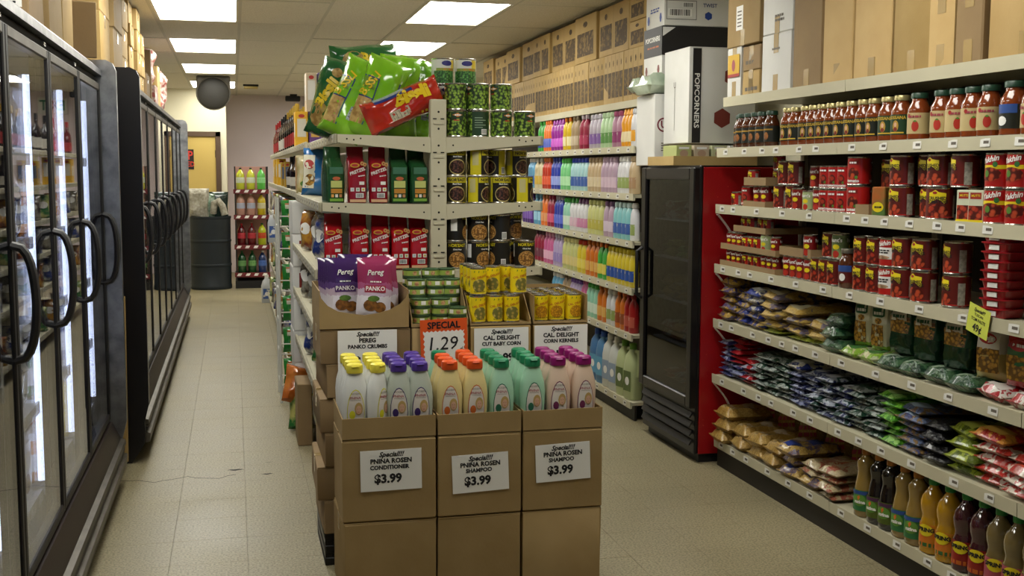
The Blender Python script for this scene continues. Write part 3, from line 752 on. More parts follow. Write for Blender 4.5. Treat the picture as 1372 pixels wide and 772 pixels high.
for (a, b, hf, hb, hs, nm) in ((.672, .905, .012, .14, .03, 'tuna'), (.91, 1.165, .008, .12, .02, 'baby corn'), (1.172, 1.405, .008, .12, .115, 'corn kernel')):
    K = tray(b-a-.004, .42, hf, hb, card, hs, slope=hb)
    o = put(K, ((a+b)/2, D2+.212, .953)); o['label'] = 'open cardboard tray of %s cans' % nm
# pouches
def pouch(c1, c2, sec):
    m = band('pouch_'+c1, 2, [(0, 'cfcad2'), (.38, 'b9a6b8'), (.5, sec), (.6, c1)], .16, .8, .05, .3, 26)
    B = Bag(.145, .235, .04, len(sec)+ord(c1[0]), .06); p = MB()
    B.txt(p, 'PANKO', .024, paper, 0, .0, 0, .02, .0032); B.patch(p, -.62, .62, -.12, .12, mat('pouch_band_'+c2, c2, .3), 6, 4, .0014)
    B.txt(p, 'Pereg', .03, paper, 0, .55, .08, .01, .0032, .3)
    p.bars(1, .05, .008, paper, lambda x, y: B.at(x/(B.w/2), .24+y/(B.h/2), 1, .0032))
    food = mat('pouch_food', '8a5a24', .4, var=(50, '5a3818', .4, .6)); lf = mat('pouch_leaf', '5c7a30', .5, var=(60, '3c5a20'))
    B.blob(p, -.2, -.55, .42, .2, food); B.blob(p, .35, -.62, .35, .18, food, off=.002); B.blob(p, -.05, -.33, .35, .1, lf, off=.0024)
    return Kind('crumb_pouch', 'pouch', B.mesh(m), [('print', p, -1)])
PU = pouch('3c2358', '4a2a66', '5a4078'); PI = pouch('8f2f56', '94263a', 'a05078')
for r_ in range(6):
    put(PU, (.405+.004*r_, D2+.36-.047*r_, .972+.012*(r_ > 3)), (-.10, 0, .03), 'purple panko crumb pouch in the left file', -r_, 'from the front', 'crumb pouches')
put(PU, (.478, D2+.30, .99), (-.1, .02, -.05), 'purple panko crumb pouch standing alone in the middle')
put(PI, (.53, D2+.06, .985), (-.12, .05, -.02), 'rose-pink panko crumb pouch, first in front of the right file')
for r_ in range(5): put(PI, (.575-.004*(r_ % 2), D2+.12+.05*r_, .98), (-.1, -.04, .03), 'rose-pink panko crumb pouch in the right file', r_, 'from the front', 'crumb pouches')
# tuna
def tunaprint(p, r, h):
    g = mat('tuna_pic', '9a6a4a', .4, var=(120, 'c79a70', .4, .6))
    for a in (-50, 40, 130, 220): p.arcshape(r, [(a+14*math.cos(t), h/2+.009*math.sin(t)) for t in [k*.63 for k in range(10)]], g)
    for a in (-5, 85, 180): p.arc(r, h*.3, h*.75, a-14, a+14, paper, 3)
TU = can('tuna_can', .078, .034, mat('tuna_label', '8fa548', .4, coat=.3, var=(18, 'a6b85c', .4, .6)), tunaprint, metal=mat('tuna_tin', '4e6a48', .35, .5))
for (col_, x) in enumerate((.722, .802, .866)):
    for rw, (y, n) in enumerate(((4.49, (3, 3, 2)[col_]), (4.585, 5), (4.675, 6))):
        for q in range(n): put(TU, (x-.004*rw, y-(.03 if col_ == 2 and rw == 0 else 0), .9585+q*.0345), (0, 0, R.uniform(0, 6)), 'flat green tuna can, %s column, %s row' % (ordw(col_), ordw(rw)), -q, 'from the top', 'tuna cans')
# corn cans
def cornprint(word, pic):
    def f(p, r, h):
        p.arcshape(r, [(-2+48*math.cos(t), h*.36+.026*math.sin(t)) for t in [k*.45 for k in range(14)]], pic)
        rd = mat('print_caldelight', 'b03a24', .5)
        for a in (0, math.pi): 
            p.text('CAL. DELIGHT', .0125, rd, (lambda a: lambda x, y: cyl(r+.0006, a)(x, h*.66+y+x*.22))(a), .02); p.text(word, .009, mat('print_darkgreen', '3a4a1c', .5), (lambda a: lambda x, y: cyl(r+.001, a)(x, h*.14+y))(a), .01)
        lf = mat('print_leafgreen', '4c7a28', .5)
        for a in (-40, -10, 25, 50): p.arcshape(r+.0003, [(a, h*.8), (a+9, h*.86), (a+3, h*.9)], lf)
    return f
yl = mat('corn_label_yellow', 'e6ca10', .35, coat=.35, var=(14, 'ecd52a', .4, .6))
BC = can('baby_corn_can', .068, .112, yl, cornprint('BABY CORN', vor('print_babycorn', 'c8b060', 'a88c3c', '6e6a30', 90)), n=22)
CK = can('corn_kernel_can', .068, .112, yl, cornprint('CORN KERNELS', vor('print_kernel', 'd8a018', 'c88a10', '9a6a10', 140)), n=22)
for x in (.951, 1.022, 1.093): 
    for rw in range(3): put(BC, (x, D2+.055+.075*rw, .958), (0, 0, R.uniform(-.4, .4)), 'yellow baby corn can, lower layer, %s row' % ordw(rw), x, 'from the left', 'baby corn cans')
for rw in range(4): put(BC, (.953, D2+.05+.072*rw, 1.0715), (0, 0, R.uniform(-.3, .3)), 'yellow baby corn can in the upper left file', rw, 'from the front', 'baby corn cans')
for k, (x, y) in enumerate(((1.026, .12), (1.096, .15), (1.128, .06))): put(BC, (x, D2+y+(.0 if k < 2 else .02), 1.0715), (0, 0, R.uniform(-.3, .3)), 'yellow baby corn can in the upper layer, right of the file', x, 'from the left', 'baby corn cans')
for x in (1.213, 1.284, 1.356):
    for rw in range(4): put(CK, (x, D2+.055+.075*rw, .958), (0, 0, R.uniform(-.4, .4)), 'yellow corn kernel can, %s row' % ordw(rw), x, 'from the left', 'corn kernel cans')
# signs of the second row
def special2(cx, cz, w_, l2, l3, label):
    sign('price_sign', w_, .2, [('Special!!!', .0245, 0, .084, .035, .35, ink), (l2, .0235, 0, .059, .045, 0, ink), (l3, .0205, 0, .035, .045, 0, ink), ('$1.99', .045, 0, -.022, .045, 0, ink)], (cx, D2-.006, cz), (0, 0, 0), label)
special2(.498, .848, .232, 'PEREG', 'PANKO CRUMBS', 'white PEREG PANKO CRUMBS sign on the left carton')
special2(1.038, .842, .225, 'CAL. DELIGHT', 'CUT BABY CORN', 'white CUT BABY CORN sign below the yellow cans')
special2(1.288, .846, .225, 'CAL. DELIGHT', 'CORN KERNELS', 'white CORN KERNELS sign on the right carton')
og = mat('sign_orange', 'd9541c', .5)
s = MB().box(-.095, .095, 0, .0015, -.1, .1, og)
o = obj('special_price_sign', s, None, (.803, D2-.008, .884), (0, -.03, 0), label='orange-bordered SPECIAL 1.29 tuna price sign', cat='price sign')
t = MB(); zz = [(-.083, -.097), (.083, -.097)]
zz = [(-.084, -.1), (.084, -.1)]+[(.084-(.006 if k % 2 else 0), -.1+.155*(k+1)/15) for k in range(14)]+[(.084-.168*k/20, .055-(.006 if k % 2 else 0)) for k in range(21)]+[(-.084+(.006 if k % 2 else 0), .055-.155*(k+1)/15) for k in range(14)]
t.flat(zz, flatfn(0, -.0006, 0), paper)
t.text('SPECIAL', .037, ink, flatfn(0, -.0012, .075), .03); t.text('1.29', .075, ink, flatfn(-.01, -.0012, 0), .004, .15); t.text('¢', .035, ink, flatfn(.068, -.0012, -.025), .004); t.text('TUNA', .025, mat('sign_orange_ink', 'b8441c', .5), flatfn(-.01, -.0012, -.072), .03)
obj('lettering', t, o)

# ================================================================ centre gondola with end post
YG, XG = 5.0, .887
gon = empty('gondola_shelf_unit', (XG, YG, 0), (0, 0, 0), 'cream metal gondola with slotted end post behind the display', 'shelf unit')
def P(name, mb, par=gon): 
    o = obj(name, mb, par); 
    if par == gon: o.location = (-XG, -YG, 0)
    return o
po = MB(); po.box(XG-.036, XG+.036, YG, YG+.05, 0, 1.885, cream, .003); pst = P('end_post', po)
hl = MB(); sl = MB()
for k in range(20):
    z = 1.83-k*.074
    if z < 1.05: break
    hl.lathe([(.005, 0)], hole, 10) if 0 else hl.flat(ell(.010, .010, 10), flatfn(XG, YG-.0008, z), hole)
    if k % 2 == 0:
        for s_ in (-1, 1): sl.box(XG+s_*.017-.008, XG+s_*.017+.008, YG-.003, YG, z-.033, z-.028, hole)
        sl.box(XG-.024, XG+.024, YG-.005, YG, z-.056, z-.044, cream, .002)
obj('bolt_hole', hl, pst); obj('slot_tab', sl, pst)
LV = (1.722, 1.425, 1.130, .865, .57, .2)
XLEFT = (.443, .375, .352, .352, .36, .43); XRIGHT = (1.357, 1.357, 1.357, 1.37, 1.38, 1.4)
GL = 1.95
tagmesh = MB().box(-.001, .0, -.026, .026, -.014, .014, tagm); tagt = tagmesh.box(-.0016, -.001, -.02, .008, -.004, .006, inkgrey).build('price_tag')
bp = MB().box(XG-.012, XG+.012, YG+.05, YG+6.8, .1, 1.70, creamd); P('back_panel', bp)
for k, z in enumerate(LV):
    xl, xr = XLEFT[k], XRIGHT[k]
    for sd, x in ((-1, xl), (1, xr)):
        s = MB(); xin = XG+sd*.014
        s.box(min(x, xin), max(x, xin), YG+.012, YG+GL, z-.022, z-.002, cream)
        s.box(min(x, x+sd*.014), max(x, x+sd*.014), YG+.012, YG+GL, z-.036, z+.008, creamd, .003)
        shf = P('shelf', s)
        e = MB(); xp = XG+sd*.036
        e.prism([(x, z+.006), (xp, z-.004), (xp, z-.072), (xp+sd*.05, z-.066), (x-sd*.11, z-.04), (x, z-.03)], lambda a, b, q: (a, q, b), YG+.004, YG+.012, cream)
        br = obj('bracket_arm', e, shf)
        h2 = MB()
        for hx, hz in ((xp+sd*.03, z-.038), (x-sd*.10, z-.012), (x-sd*.04, z-.014), (x-sd*.07, z-.018)): h2.flat(ell(.008, .008, 8), flatfn(hx, YG+.0034, hz), hole)
        obj('bolt_hole', h2, shf)
        if sd < 0 and z > .5:
            for q in range(10): obj('price_tag', tagt, shf, (x-.015, YG+.1+q*.18, z-.014))
# --- canned goods on the right half of the gondola
def peaprint(style):
    def f(p, r, h):
        dk = mat('pea_green_panel', '1e3a20', .4, coat=.3); dm = mat('pea_badge', 'b8742a', .4)
        if style == 0:
            for a0 in (0, 180):
                p.arc(r, h*.68, h*.93, a0-35, a0+35, dk); p.arcshape(r+.0006, [(a0-27, h*.82), (a0, h*.9), (a0+27, h*.82), (a0, h*.73)], dm); p.bars(1, .03, .01, paper, (lambda a: lambda x, y: cyl(r+.0012, a)(x, h*.815+y))(math.radians(a0)))
                p.arc(r+.0004, h*.6, h*.64, a0-20, a0+10, mat('pea_red', 'b0342c', .5), 3)
        else:
            p.arc(r, h*.06, h*.94, -45, 50, dk, 8)
            for q in range(5): p.arc(r+.0005, h*(.35+.09*q), h*(.375+.09*q), -30, 30 if q % 2 else 12, mat('pea_small_print', '8fa58c', .5), 4)
            p.arc(r+.0006, h*.1, h*.3, 5, 38, paper, 4)
            for q in range(6): p.arc(r+.001, h*.13, h*.28, 8+q*5, 10+q*5, ink, 1)
    return f
pm_ = vor('print_peas', '97b544', '66902f', '1a3012', 75)
PEA = [can('pea_can', .1, .119, pm_, peaprint(k), n=24) for k in (0, 1)]
xs = (.978, 1.082, 1.188, 1.298)
def canrow(kinds, z, xs_, yy, desc, group, rots=None, n=99):
    for i, x in enumerate(xs_):
        K = kinds[i % len(kinds)]
        put(K, (x, yy[i] if isinstance(yy, (list, tuple)) else yy, z), (0, 0, rots[i] if rots else 0), desc, x, 'from the post', group)
canrow([PEA[0], PEA[1], PEA[0], PEA[0]], LV[0], xs, YG+.075, 'green pea can on the lower tier of the top shelf', 'pea cans', (0, 0, .5, .4))
canrow([PEA[0]], LV[0]+.12, xs[:3], YG+.078, 'green pea can on the upper tier of the top shelf', 'pea cans', (1.6, 1.9, 2.1))
def wpea(p, r, h):
    p.arc(r, h*.05, h*.52, -75, 75, vor('print_peas_small', '5f9a48', '3e7a34', '1d4a20', 110), 10); p.arc(r+.0002, h*.52, h*.62, -60, 60, mat('pea_carrot', 'c8702c', .5, var=(80, '6a9a3a')), 8)
    p.arcshape(r+.0006, [(30*math.cos(t), h*.8+.012*math.sin(t)) for t in [k*.52 for k in range(12)]], mat('print_blue_oval', '2c2a72', .4)); p.arc(r+.0002, h*.62, h*.93, 25, 60, mat('print_sun', 'dcc23c', .5), 4)
WP = can('mixed_vegetable_can', .1, .119, mat('label_white', 'd4d6cc', .4), wpea, n=22)
for x, rz in ((.915, .3), (1.03, 0)): put(WP, (x, YG+.22, LV[0]+.1), (0, 0, rz), 'white-label pea and carrot can behind the green cans', x, 'from the left') if 0 else None
RS = carton(.3, .12, .1, card, 160, None)
for q in range(2):
    for x, rz in ((.938, .3), (1.045, 0)): put(WP, (x, YG+.19, LV[0]+.0005+.1195*q), (0, 0, rz), 'white-label pea and carrot can behind the green cans, %s tier' % ordw(q), x, 'from the left', 'white vegetable cans')
for x, rz in ((.938, .3), (1.045, 0)): put(WP, (x, YG+.19, LV[0]+.0005+.239), (0, 0, rz), 'white-label pea and carrot can topping the pile', x, 'from the left', 'white vegetable cans')
def beanprint(fill, frame, nm, rim):
    def f(p, r, h):
        yl_ = mat('bean_yellow', 'c9bc1e', .4)
        for a0 in (0, 180):
            p.arcshape(r+.0004, [(a0+46*math.cos(t), h*.34+h*.29*math.sin(t)) for t in [k*.35 for k in range(18)]], rim)
            p.arcshape(r+.0008, [(a0+42*math.cos(t), h*.34+h*.25*math.sin(t)) for t in [k*.35 for k in range(18)]], fill)
            for m_, dz, sz in ((ink if frame == 'y' else yl_, .86, .0185), (paper, .715, .009)):
                tx = "NOR'EAST" if dz == .86 else nm
                p.text(tx, sz, m_, (lambda a, d: lambda x, y: cyl(r+.0014, a)(x, h*d+y))(math.radians(a0), dz), .03)
        if frame == 'y':
            p.arc(r+.0003, h*.76, h*.95, -58, 58, yl_, 8)
            p.arc(r+.0002, h*.05, h*.95, 62, 122, yl_, 6); p.arc(r+.0002, h*.05, h*.95, -122, -62, yl_, 6)
        p.arc(r+.0006, h*.08, h*.34, 78, 104, paper, 3)
        for q in range(5): p.arc(r+.001, h*.11, h*.31, 81+q*4.3, 83+q*4.3, ink, 1)
        p.arc(r+.0006, h*.4, h*.9, -108, -75, paper if frame != 'y' else mat('bean_cream', 'b9b27a', .5), 3)
    return f
bl = mat('bean_black', '1b1a16', .35, coat=.3)
BY = can('black_bean_can', .1, .122, bl, beanprint(vor('print_blackbean', '6a4436', '452a22', '1c100c', 110), 'y', 'Black Beans', mat('bean_rim', 'b8a86a', .5)), n=24)
BK = can('chickpea_can', .1, .122, bl, beanprint(vor('print_chickpea', 'c89a58', 'b4813e', '6e4a1e', 120), 'k', 'Chick Peas', mat('bean_tan', 'a87f42', .5)), n=24)
canrow([BY], LV[1], (.976, 1.08, 1.185, 1.288), YG+.075, 'yellow and black bean can, lower tier of the second shelf', 'black bean cans', (0, .9, .1, 1.4))
canrow([BY], LV[1]+.1225, (.976, 1.08, 1.185, 1.288), (YG+.078, YG+.078, YG+.19, YG+.19), 'yellow and black bean can, upper tier of the second shelf', 'black bean cans', (.05, 1.2, -.9, .5))
canrow([BY], LV[1], (1.185, 1.288), YG+.19, 'yellow and black bean can in the second row back', 'black bean cans', (1, 2))
canrow([BK], LV[2], (.976, 1.08, 1.185, 1.30), YG+.075, 'black chickpea can, lower tier of the third shelf', 'chickpea cans', (0, .5, -1.5, 0))
canrow([BK], LV[2]+.1225, (.976, 1.08, 1.185), YG+.078, 'black chickpea can, upper tier of the third shelf', 'chickpea cans', (1.3, 0, -1.4))
canrow([BK], LV[2], (1.265,), YG+.19, 'black chickpea can hidden behind the front row', 'chickpea cans', (.4,))
canrow([BK], LV[2]+.1225, (1.265,), YG+.19, 'black chickpea can at the back of the upper tier', 'chickpea cans', (.4,))
# --- pretzel bags on the left half
def pretzel(c, seed, green=False):
    m = mat('foil_'+c, c, .22, coat=.7, bump=(22, .22), var=(6, {'8e1222': '7a0e1c', 'a8121c': '94101a', '1d4a26': '173d20'}.get(c, c))); w_, d_, h_ = .082, .13, .25
    y = -d_/2*1.03-.0015; p = MB(); gold = mat('oval_gold', 'c2962e', .4); wt = mat('print_white', 'd8d4ce', .5)
    if not green:
        p.flat(ell(.042, .02), flatfn(-.012, y, .168), gold); p.flat(ell(.03, .012), flatfn(-.012, y-.0006, .168), mat('oval_red', 'a0242c', .5))
        for q in (.02, .032): p.flat(ell(.016, .018), flatfn(q, y, .176-(q-.02)*.4), mat('pretzel_tan', 'b08a4e', .5)); p.flat(ell(.006, .007, 8), flatfn(q, y-.0006, .176-(q-.02)*.4), mat('foil_'+c))
        p.text('PRETZEL', .0185, wt, lambda a, b: (a*.96-b*.3, y-.0008, .142+b+a*.36), .03); p.bars(1, .03, .008, wt, flatfn(.016, y, .122, .15))
        p.flat(rect(.022, .014), flatfn(.018, y, .09), wt)
        for q, cm in ((-.024, 'a9b6c4'), (0, '7fa08a'), (.024, 'c2a83a')): p.flat(rect(.016, .016), flatfn(q, y, .062), wt); p.flat(rect(.009, .009), flatfn(q, y-.0006, .062), mat('icon_'+cm, cm, .5))
        barcode(p, .008, y, .036, .034, .02); p.flat(rect(.07, .012), flatfn(0, y, .013), mat('pretzel_foot', 'c8a07a', .5))
    else:
        p.flat(rect(.05, .03), flatfn(0, y, .085), mat('green_panel', 'b4bb6a', .5)); p.flat(rect(.05, .02), flatfn(0, y, .055), mat('orange_panel', 'b07a26', .5)); p.flat(ell(.035, .016), flatfn(0, y, .11), mat('oval_red2', 'b05a34', .5))
        for q, cm in ((-.018, 'd09a4a'), (0, 'd8d4ce'), (.018, 'b07a4a')): p.flat(rect(.012, .013), flatfn(q, y, .034), mat('icon_'+cm, cm, .5))
        p.flat(rect(.06, .012), flatfn(0, y, .016), mat('green_strip', '6a9a34', .5)); p.flat(rect(.06, .03), flatfn(0, y, .145), mat('green_pale', '3d6a52', .4))
    return Kind('pretzel_bag' if not green else 'snack_bag', 'food bag', gusset(w_, d_, h_, m, seed, .64), [('print', p, -1)])
PR = [pretzel('8e1222', k) for k in range(2)]; PRR = [pretzel('a8121c', 10+k) for k in range(3)]; GR = [pretzel('1d4a26', 20+k, True) for k in range(2)]
for x, K, rz in ((.527, PR[0], .05), (.624, PR[1], .0)): put(K, (x, YG+.09, LV[1]+.0005), (0, 0, rz), 'dark red pretzel bag on the second shelf', x, 'from the left', 'pretzel bags')
for x, K, rz in ((.43, GR[0], .15), (.716, GR[1], 0), (.80, GR[0], .12)): put(K, (x, YG+.09+(.03 if x < .5 else 0), LV[1]+.0005), (0, 0, rz), 'dark green snack bag on the second shelf', x, 'from the left', 'green snack bags')
for i, x in enumerate((.425, .537, .634, .719, .803)): put(PRR[i % 3], (x, YG+.09, LV[2]+.0005), (0, 0, (-.05, .03, -.06, .02, 0)[i]), 'bright red pretzel bag on the third shelf', x, 'from the left', 'pretzel bags')
# --- puffy snack bags on top
def snack(name, w_, h_, t_, m, seed, deco, sag=0.0):
    B = Bag(w_, h_, t_, seed, .13, sag=sag); p = MB(); deco(B, p)
    return Kind(name, 'snack bag', B.mesh(m, 12, 19), [('print', p, -1)])
lime = mat('lime_film', '72b01c', .2, coat=.7, bump=(16, .35), var=(5, '86c02c', .35, .65)); dgreen = mat('green_film', '1d5a2c', .2, coat=.7, bump=(16, .35)); redf = mat('red_film', 'a01f14', .2, coat=.7, bump=(16, .35), var=(5, 'b8301c', .35, .65))
ylw = mat('print_snack_yellow', 'd8b81c', .35); navy = mat('print_navy', '1c2c6c', .4); silv = mat('print_silver', 'a9b2b8', .4, var=(90, '7c868c')); nug = mat('print_nugget', 'b99a5e', .4, var=(40, '8c6a34', .4, .6))
def d_lime(B, p):
    B.patch(p, -.9, -.25, -.75, -.1, nug, 5, 6); B.patch(p, -.85, -.3, .12, .4, mat('print_lime_olive', '5a7a1c', .4), 4, 4)
    for (a0, a1, b0, b1) in ((-.9, -.2, .4, .43), (-.9, -.2, -.1, -.07), (-.22, -.17, -.75, .42), (.78, .83, -.6, .5)): B.patch(p, a0, a1, b0, b1, navy, 4, 4, .002)
    B.patch(p, .2, .68, -.55, -.05, silv, 4, 5); B.txt(p, 'BISSLI', .05, ylw, -.55, .25, 1.2, .03, .003)
    for q in range(5): B.patch(p, .25, .62, -.48+q*.085, -.46+q*.085, inkgrey, 3, 1, .0022)
def d_dgreen(B, p):
    B.txt(p, 'Bissli', .075, ylw, -.12, .12, 1.25, .05, .003); B.blob(p, -.2, -.45, .55, .32, nug); B.blob(p, .1, .68, .3, .12, nug)
    B.patch(p, .5, .8, -.5, -.3, silv, 3, 3)
def d_red(B, p):
    B.txt(p, 'Bissli', .085, ylw, -.42, .22, 1.5, .06, .0034); B.patch(p, .05, .62, -.45, .05, mat('print_nutrition', 'b3a98e', .5, var=(120, '8d846c')), 4, 6)
    B.patch(p, -.86, -.7, -.7, .3, navy, 3, 6, .002); B.patch(p, -1, -.86, -.7, .1, silv, 3, 6, .0016)
    for q in range(5): B.patch(p, .1, .56, -.4+q*.09, -.385+q*.09, inkgrey, 3, 1, .0024)
    for q in range(4): B.patch(p, .72, .86, .3+q*.1, .36+q*.1, ylw, 2, 2, .002)
SL = [snack('snack_bag', .2, .37, .125, lime, 80+k, d_lime) for k in range(4)]; SD = snack('snack_bag', .2, .36, .10, dgreen, 90, d_dgreen); SR = snack('snack_bag', .155, .37, .11, redf, 95, d_red)
ZG = LV[0]+.001
for K, loc, rot, lab in ((SD, (.40, YG+.32, ZG), (-.05, .30, -.6), 'dark green snack bag with yellow lettering leaning at the shelf end'),
    (SL[0], (.455, YG+.20, ZG), (-.1, .42, -.25), 'lime green snack bag, leftmost and leaning over'),
    (SL[1], (.565, YG+.15, ZG-.004), (-.06, .38, -.1), 'lime green snack bag, second from left, leaning over'),
    (SL[2], (.725, YG+.21, ZG), (-.05, .10, .1), 'upright lime green snack bag, third from the left'),
    (SL[3], (.80, YG+.27, ZG), (-.05, .16, .25), 'upright lime green snack bag nearest the slotted post'),
    (SR, (.575, YG+.075, ZG+.062), (-.06, 1.16, 0), 'red snack bag lying tilted in front of the lime bags'),
    (SD, (.46, YG+.47, ZG+.33), (-.3, 1.45, .1), 'dark green and yellow snack bag lying on top of the others')):
    o = put(K, loc, rot); o['label'] = lab; o['group'] = 'puffy snack bags on the gondola'
# ================================================================ long shelf unit on the right
XS = 2.46; RZ = (1.951, 1.69, 1.398, 1.085, .794, .497, .148); YE, YN = 5.55, 1.89
ru = empty('shelving_unit', (XS, YE, 0), (0, 0, 0), 'long cream wall shelf unit of sauces, cans and pasta on the right', 'shelf unit')
def RP(name, mb, par=None):
    o = obj(name, mb, par or ru)
    if par is None: o.location = (-XS, -YE, 0)
    return o
RP('back_panel', MB().box(2.965, 2.985, YN, YE, .1, 2.3, mat('back_panel_shaded', '453e33', .8)))  # panel colour darkened to stand in for the shade behind the goods
up = MB()
for y in (YE-.02, 4.33, 3.11, YN): RP('upright', MB().box(2.94, 2.965, y-.02, y+.02, 0, 2.3, creamd))
k = MB().box(XS+.04, XS+.055, YN, YE, 0, .125, mat('kick_plate_black', '1f1b16', .55)); RP('kick_plate', k)
for i, z in enumerate(RZ):
    for (a, b) in ((YN, 3.108), (3.112, 4.328), (4.332, YE)):
        s = MB(); x0 = XS+.03 if i == 0 else (XS+.02 if i == 6 else XS)
        s.box(x0+.01, 2.96, a, b, z-.024, z-.002, cream)
        h0, h1 = (z-.044, z+.004)
        s.prism([(x0, h0), (x0+.012, h0), (x0+.016, z-.002), (x0+.004, h1), (x0-.002, h1)], lambda u, v, q: (u, q, v), a, b, cream)
        sh = RP('shelf', s)
        if 0 < i:
            R = rnd(i*7+int(a*10)); y = b-.08-R.uniform(0, .06)
            while y > max(a+.03, 2.95):
                obj('price_tag', tagt, sh, (x0-.0015-(.0 if 1 else 0), y, z-.018), (0, .06, R.uniform(-.03, .03))); y -= R.uniform(.13, .27)
    if 1 < i < 6:                                          # white curved end brackets at the cooler end
        q = MB(); pts = [(XS+.0+.10*math.sin(t*.9)+.01, YE-.006, z-.05-.16*(t/1.6)) for t in [j*.2 for j in range(9)]]
        q.tube(pts, .004, mat('white_plastic', 'dedcd6', .4), 6, .016); RP('end_bracket', q)
XI = XS+.055                                              # centre line of the front row
ROTR = -HALF                                               # goods face the aisle (-x)
# -- jars
sauce = mat('tomato_sauce', '6e3014', .12, coat=.6, var=(30, '7e3a18', .35, .65)); sauced = mat('tomato_sauce_dark', '44200f', .12, coat=.6, var=(30, '522812', .35, .65))
goldlid = mat('lid_gold', 'a79b6a', .3, .6); greenlid = mat('lid_green', '1f3d2c', .35)
def jp_dark(p, r, h):
    p.arcshape(r, [(20*math.cos(t)-10, h*.3+.018*math.sin(t)) for t in [k*.52 for k in range(12)]], mat('print_sauce_pic', '7a4a22', .5, var=(60, 'a86a34')))
    p.arc(r+.0003, h*.46, h*.5, -40, 40, mat('print_ochre', 'a8812c', .5), 6)
def jp_gold(p, r, h):
    yl2 = mat('print_gold_letters', 'c0a030', .5)
    p.text('BOSSANA', .017, yl2, lambda x, y: cyl(r+.0008, 0)(x, h*.51+y), .03)
    p.arcshape(r, [(-4+17*math.cos(t), h*.33+.022*math.sin(t)) for t in [k*.52 for k in range(12)]], mat('print_portrait_ground', 'b08a34', .5))
    p.arcshape(r+.0006, [(-4+8*math.cos(t), h*.36+.009*math.sin(t)) for t in [k*.63 for k in range(10)]], mat('print_skin', 'd0a58a', .5))
    p.arcshape(r+.0006, [(-4+11*math.cos(t), h*.26+.008*math.sin(t)) for t in [k*.63 for k in range(10)]], mat('print_dress', '7a2a22', .5))
    p.arc(r+.0004, h*.17, h*.2, -40, 40, yl2, 6)
def jp_tan(p, r, h):
    p.arcshape(r, [(18*math.cos(t)+5, h*.3+.02*math.sin(t)) for t in [k*.45 for k in range(14)]], mat('print_tomato', 'a82a1c', .45)); p.arcshape(r+.0005, [(5, h*.43), (14, h*.4), (6, h*.38), (-6, h*.4)], mat('print_leafgreen', '4c7a28', .5))
    p.bars(1, .05, .014, mat('print_red', '98404a', .5), lambda x, y: cyl(r+.0008, 0)(x, h*.5+y)); p.arcshape(r+.0004, [(-32+9*math.cos(t), h*.52+.008*math.sin(t)) for t in [k*.63 for k in range(10)]], mat('print_badge_red', '9a2420', .5))
def jp_blue(p, r, h): p.arc(r, h*.42, h*.58, -60, 60, mat('print_blue', '2a4a8c', .45), 6); p.arcshape(r+.0004, [(22*math.cos(t), h*.28+.016*math.sin(t)) for t in [k*.52 for k in range(12)]], paper)
JR, JH = .0375, .172
JD = jar('sauce_jar', JR, JH, sauced, greenlid, mat('label_dark', '1d2019', .4), jp_dark)
JG = jar('sauce_jar', JR, JH*1.02, sauce, goldlid, mat('label_black_green', '15190f', .4), jp_gold)
JW = jar('sauce_jar', JR*1.1, JH*1.02, sauce, goldlid, mat('label_deep_green', '1e3a24', .4), jp_gold)
JT = jar('sauce_jar', JR*1.14, JH*1.03, sauce, greenlid, mat('label_tan', 'b8a474', .45), jp_tan)
JE = jar('sauce_jar', JR*1.3, JH*1.06, sauce, greenlid, mat('label_dark', '1d2019', .4), jp_blue)
for y in (5.49, 5.36, 5.285, 5.21, 5.135, 5.04): put(JD, (XI+(.05 if y > 5.4 else 0), y, RZ[1]+.0005), (0, 0, ROTR+.5), 'dark-label sauce jar with green lid', -y, 'from the red cooler', 'sauce jars')
for y in (4.87, 4.795, 4.70, 4.625, 4.55, 4.47, 4.39, 4.305, 4.215, 4.135): put(JG, (XI, y, RZ[1]+.0005), (0, 0, ROTR+.5+random.uniform(-.25, .25)), 'gold-lidded black-label sauce jar', -y, 'from the red cooler', 'sauce jars')
for y in (4.035, 3.945): put(JW, (XI, y, RZ[1]+.0005), (0, 0, ROTR+.5), 'gold-lidded wide green-label sauce jar', -y, 'from the red cooler', 'sauce jars')
for y in (3.83, 3.685, 3.595, 3.505, 3.415): put(JT, (XI, y, RZ[1]+.0005), (0, 0, ROTR+.6+random.uniform(-.3, .3)), 'tan-label tomato sauce jar with green lid', -y, 'from the red cooler', 'sauce jars')
put(JE, (XI+.01, 3.30, RZ[1]+.0005), (0, 0, ROTR), 'large dark sauce jar with blue label band, at the photo edge')
for y in (3.19, 3.08): put(JT, (XI, y, RZ[1]+.0005), (0, 0, ROTR), 'tan-label sauce jar past the photo edge', -y, 'from the cooler')
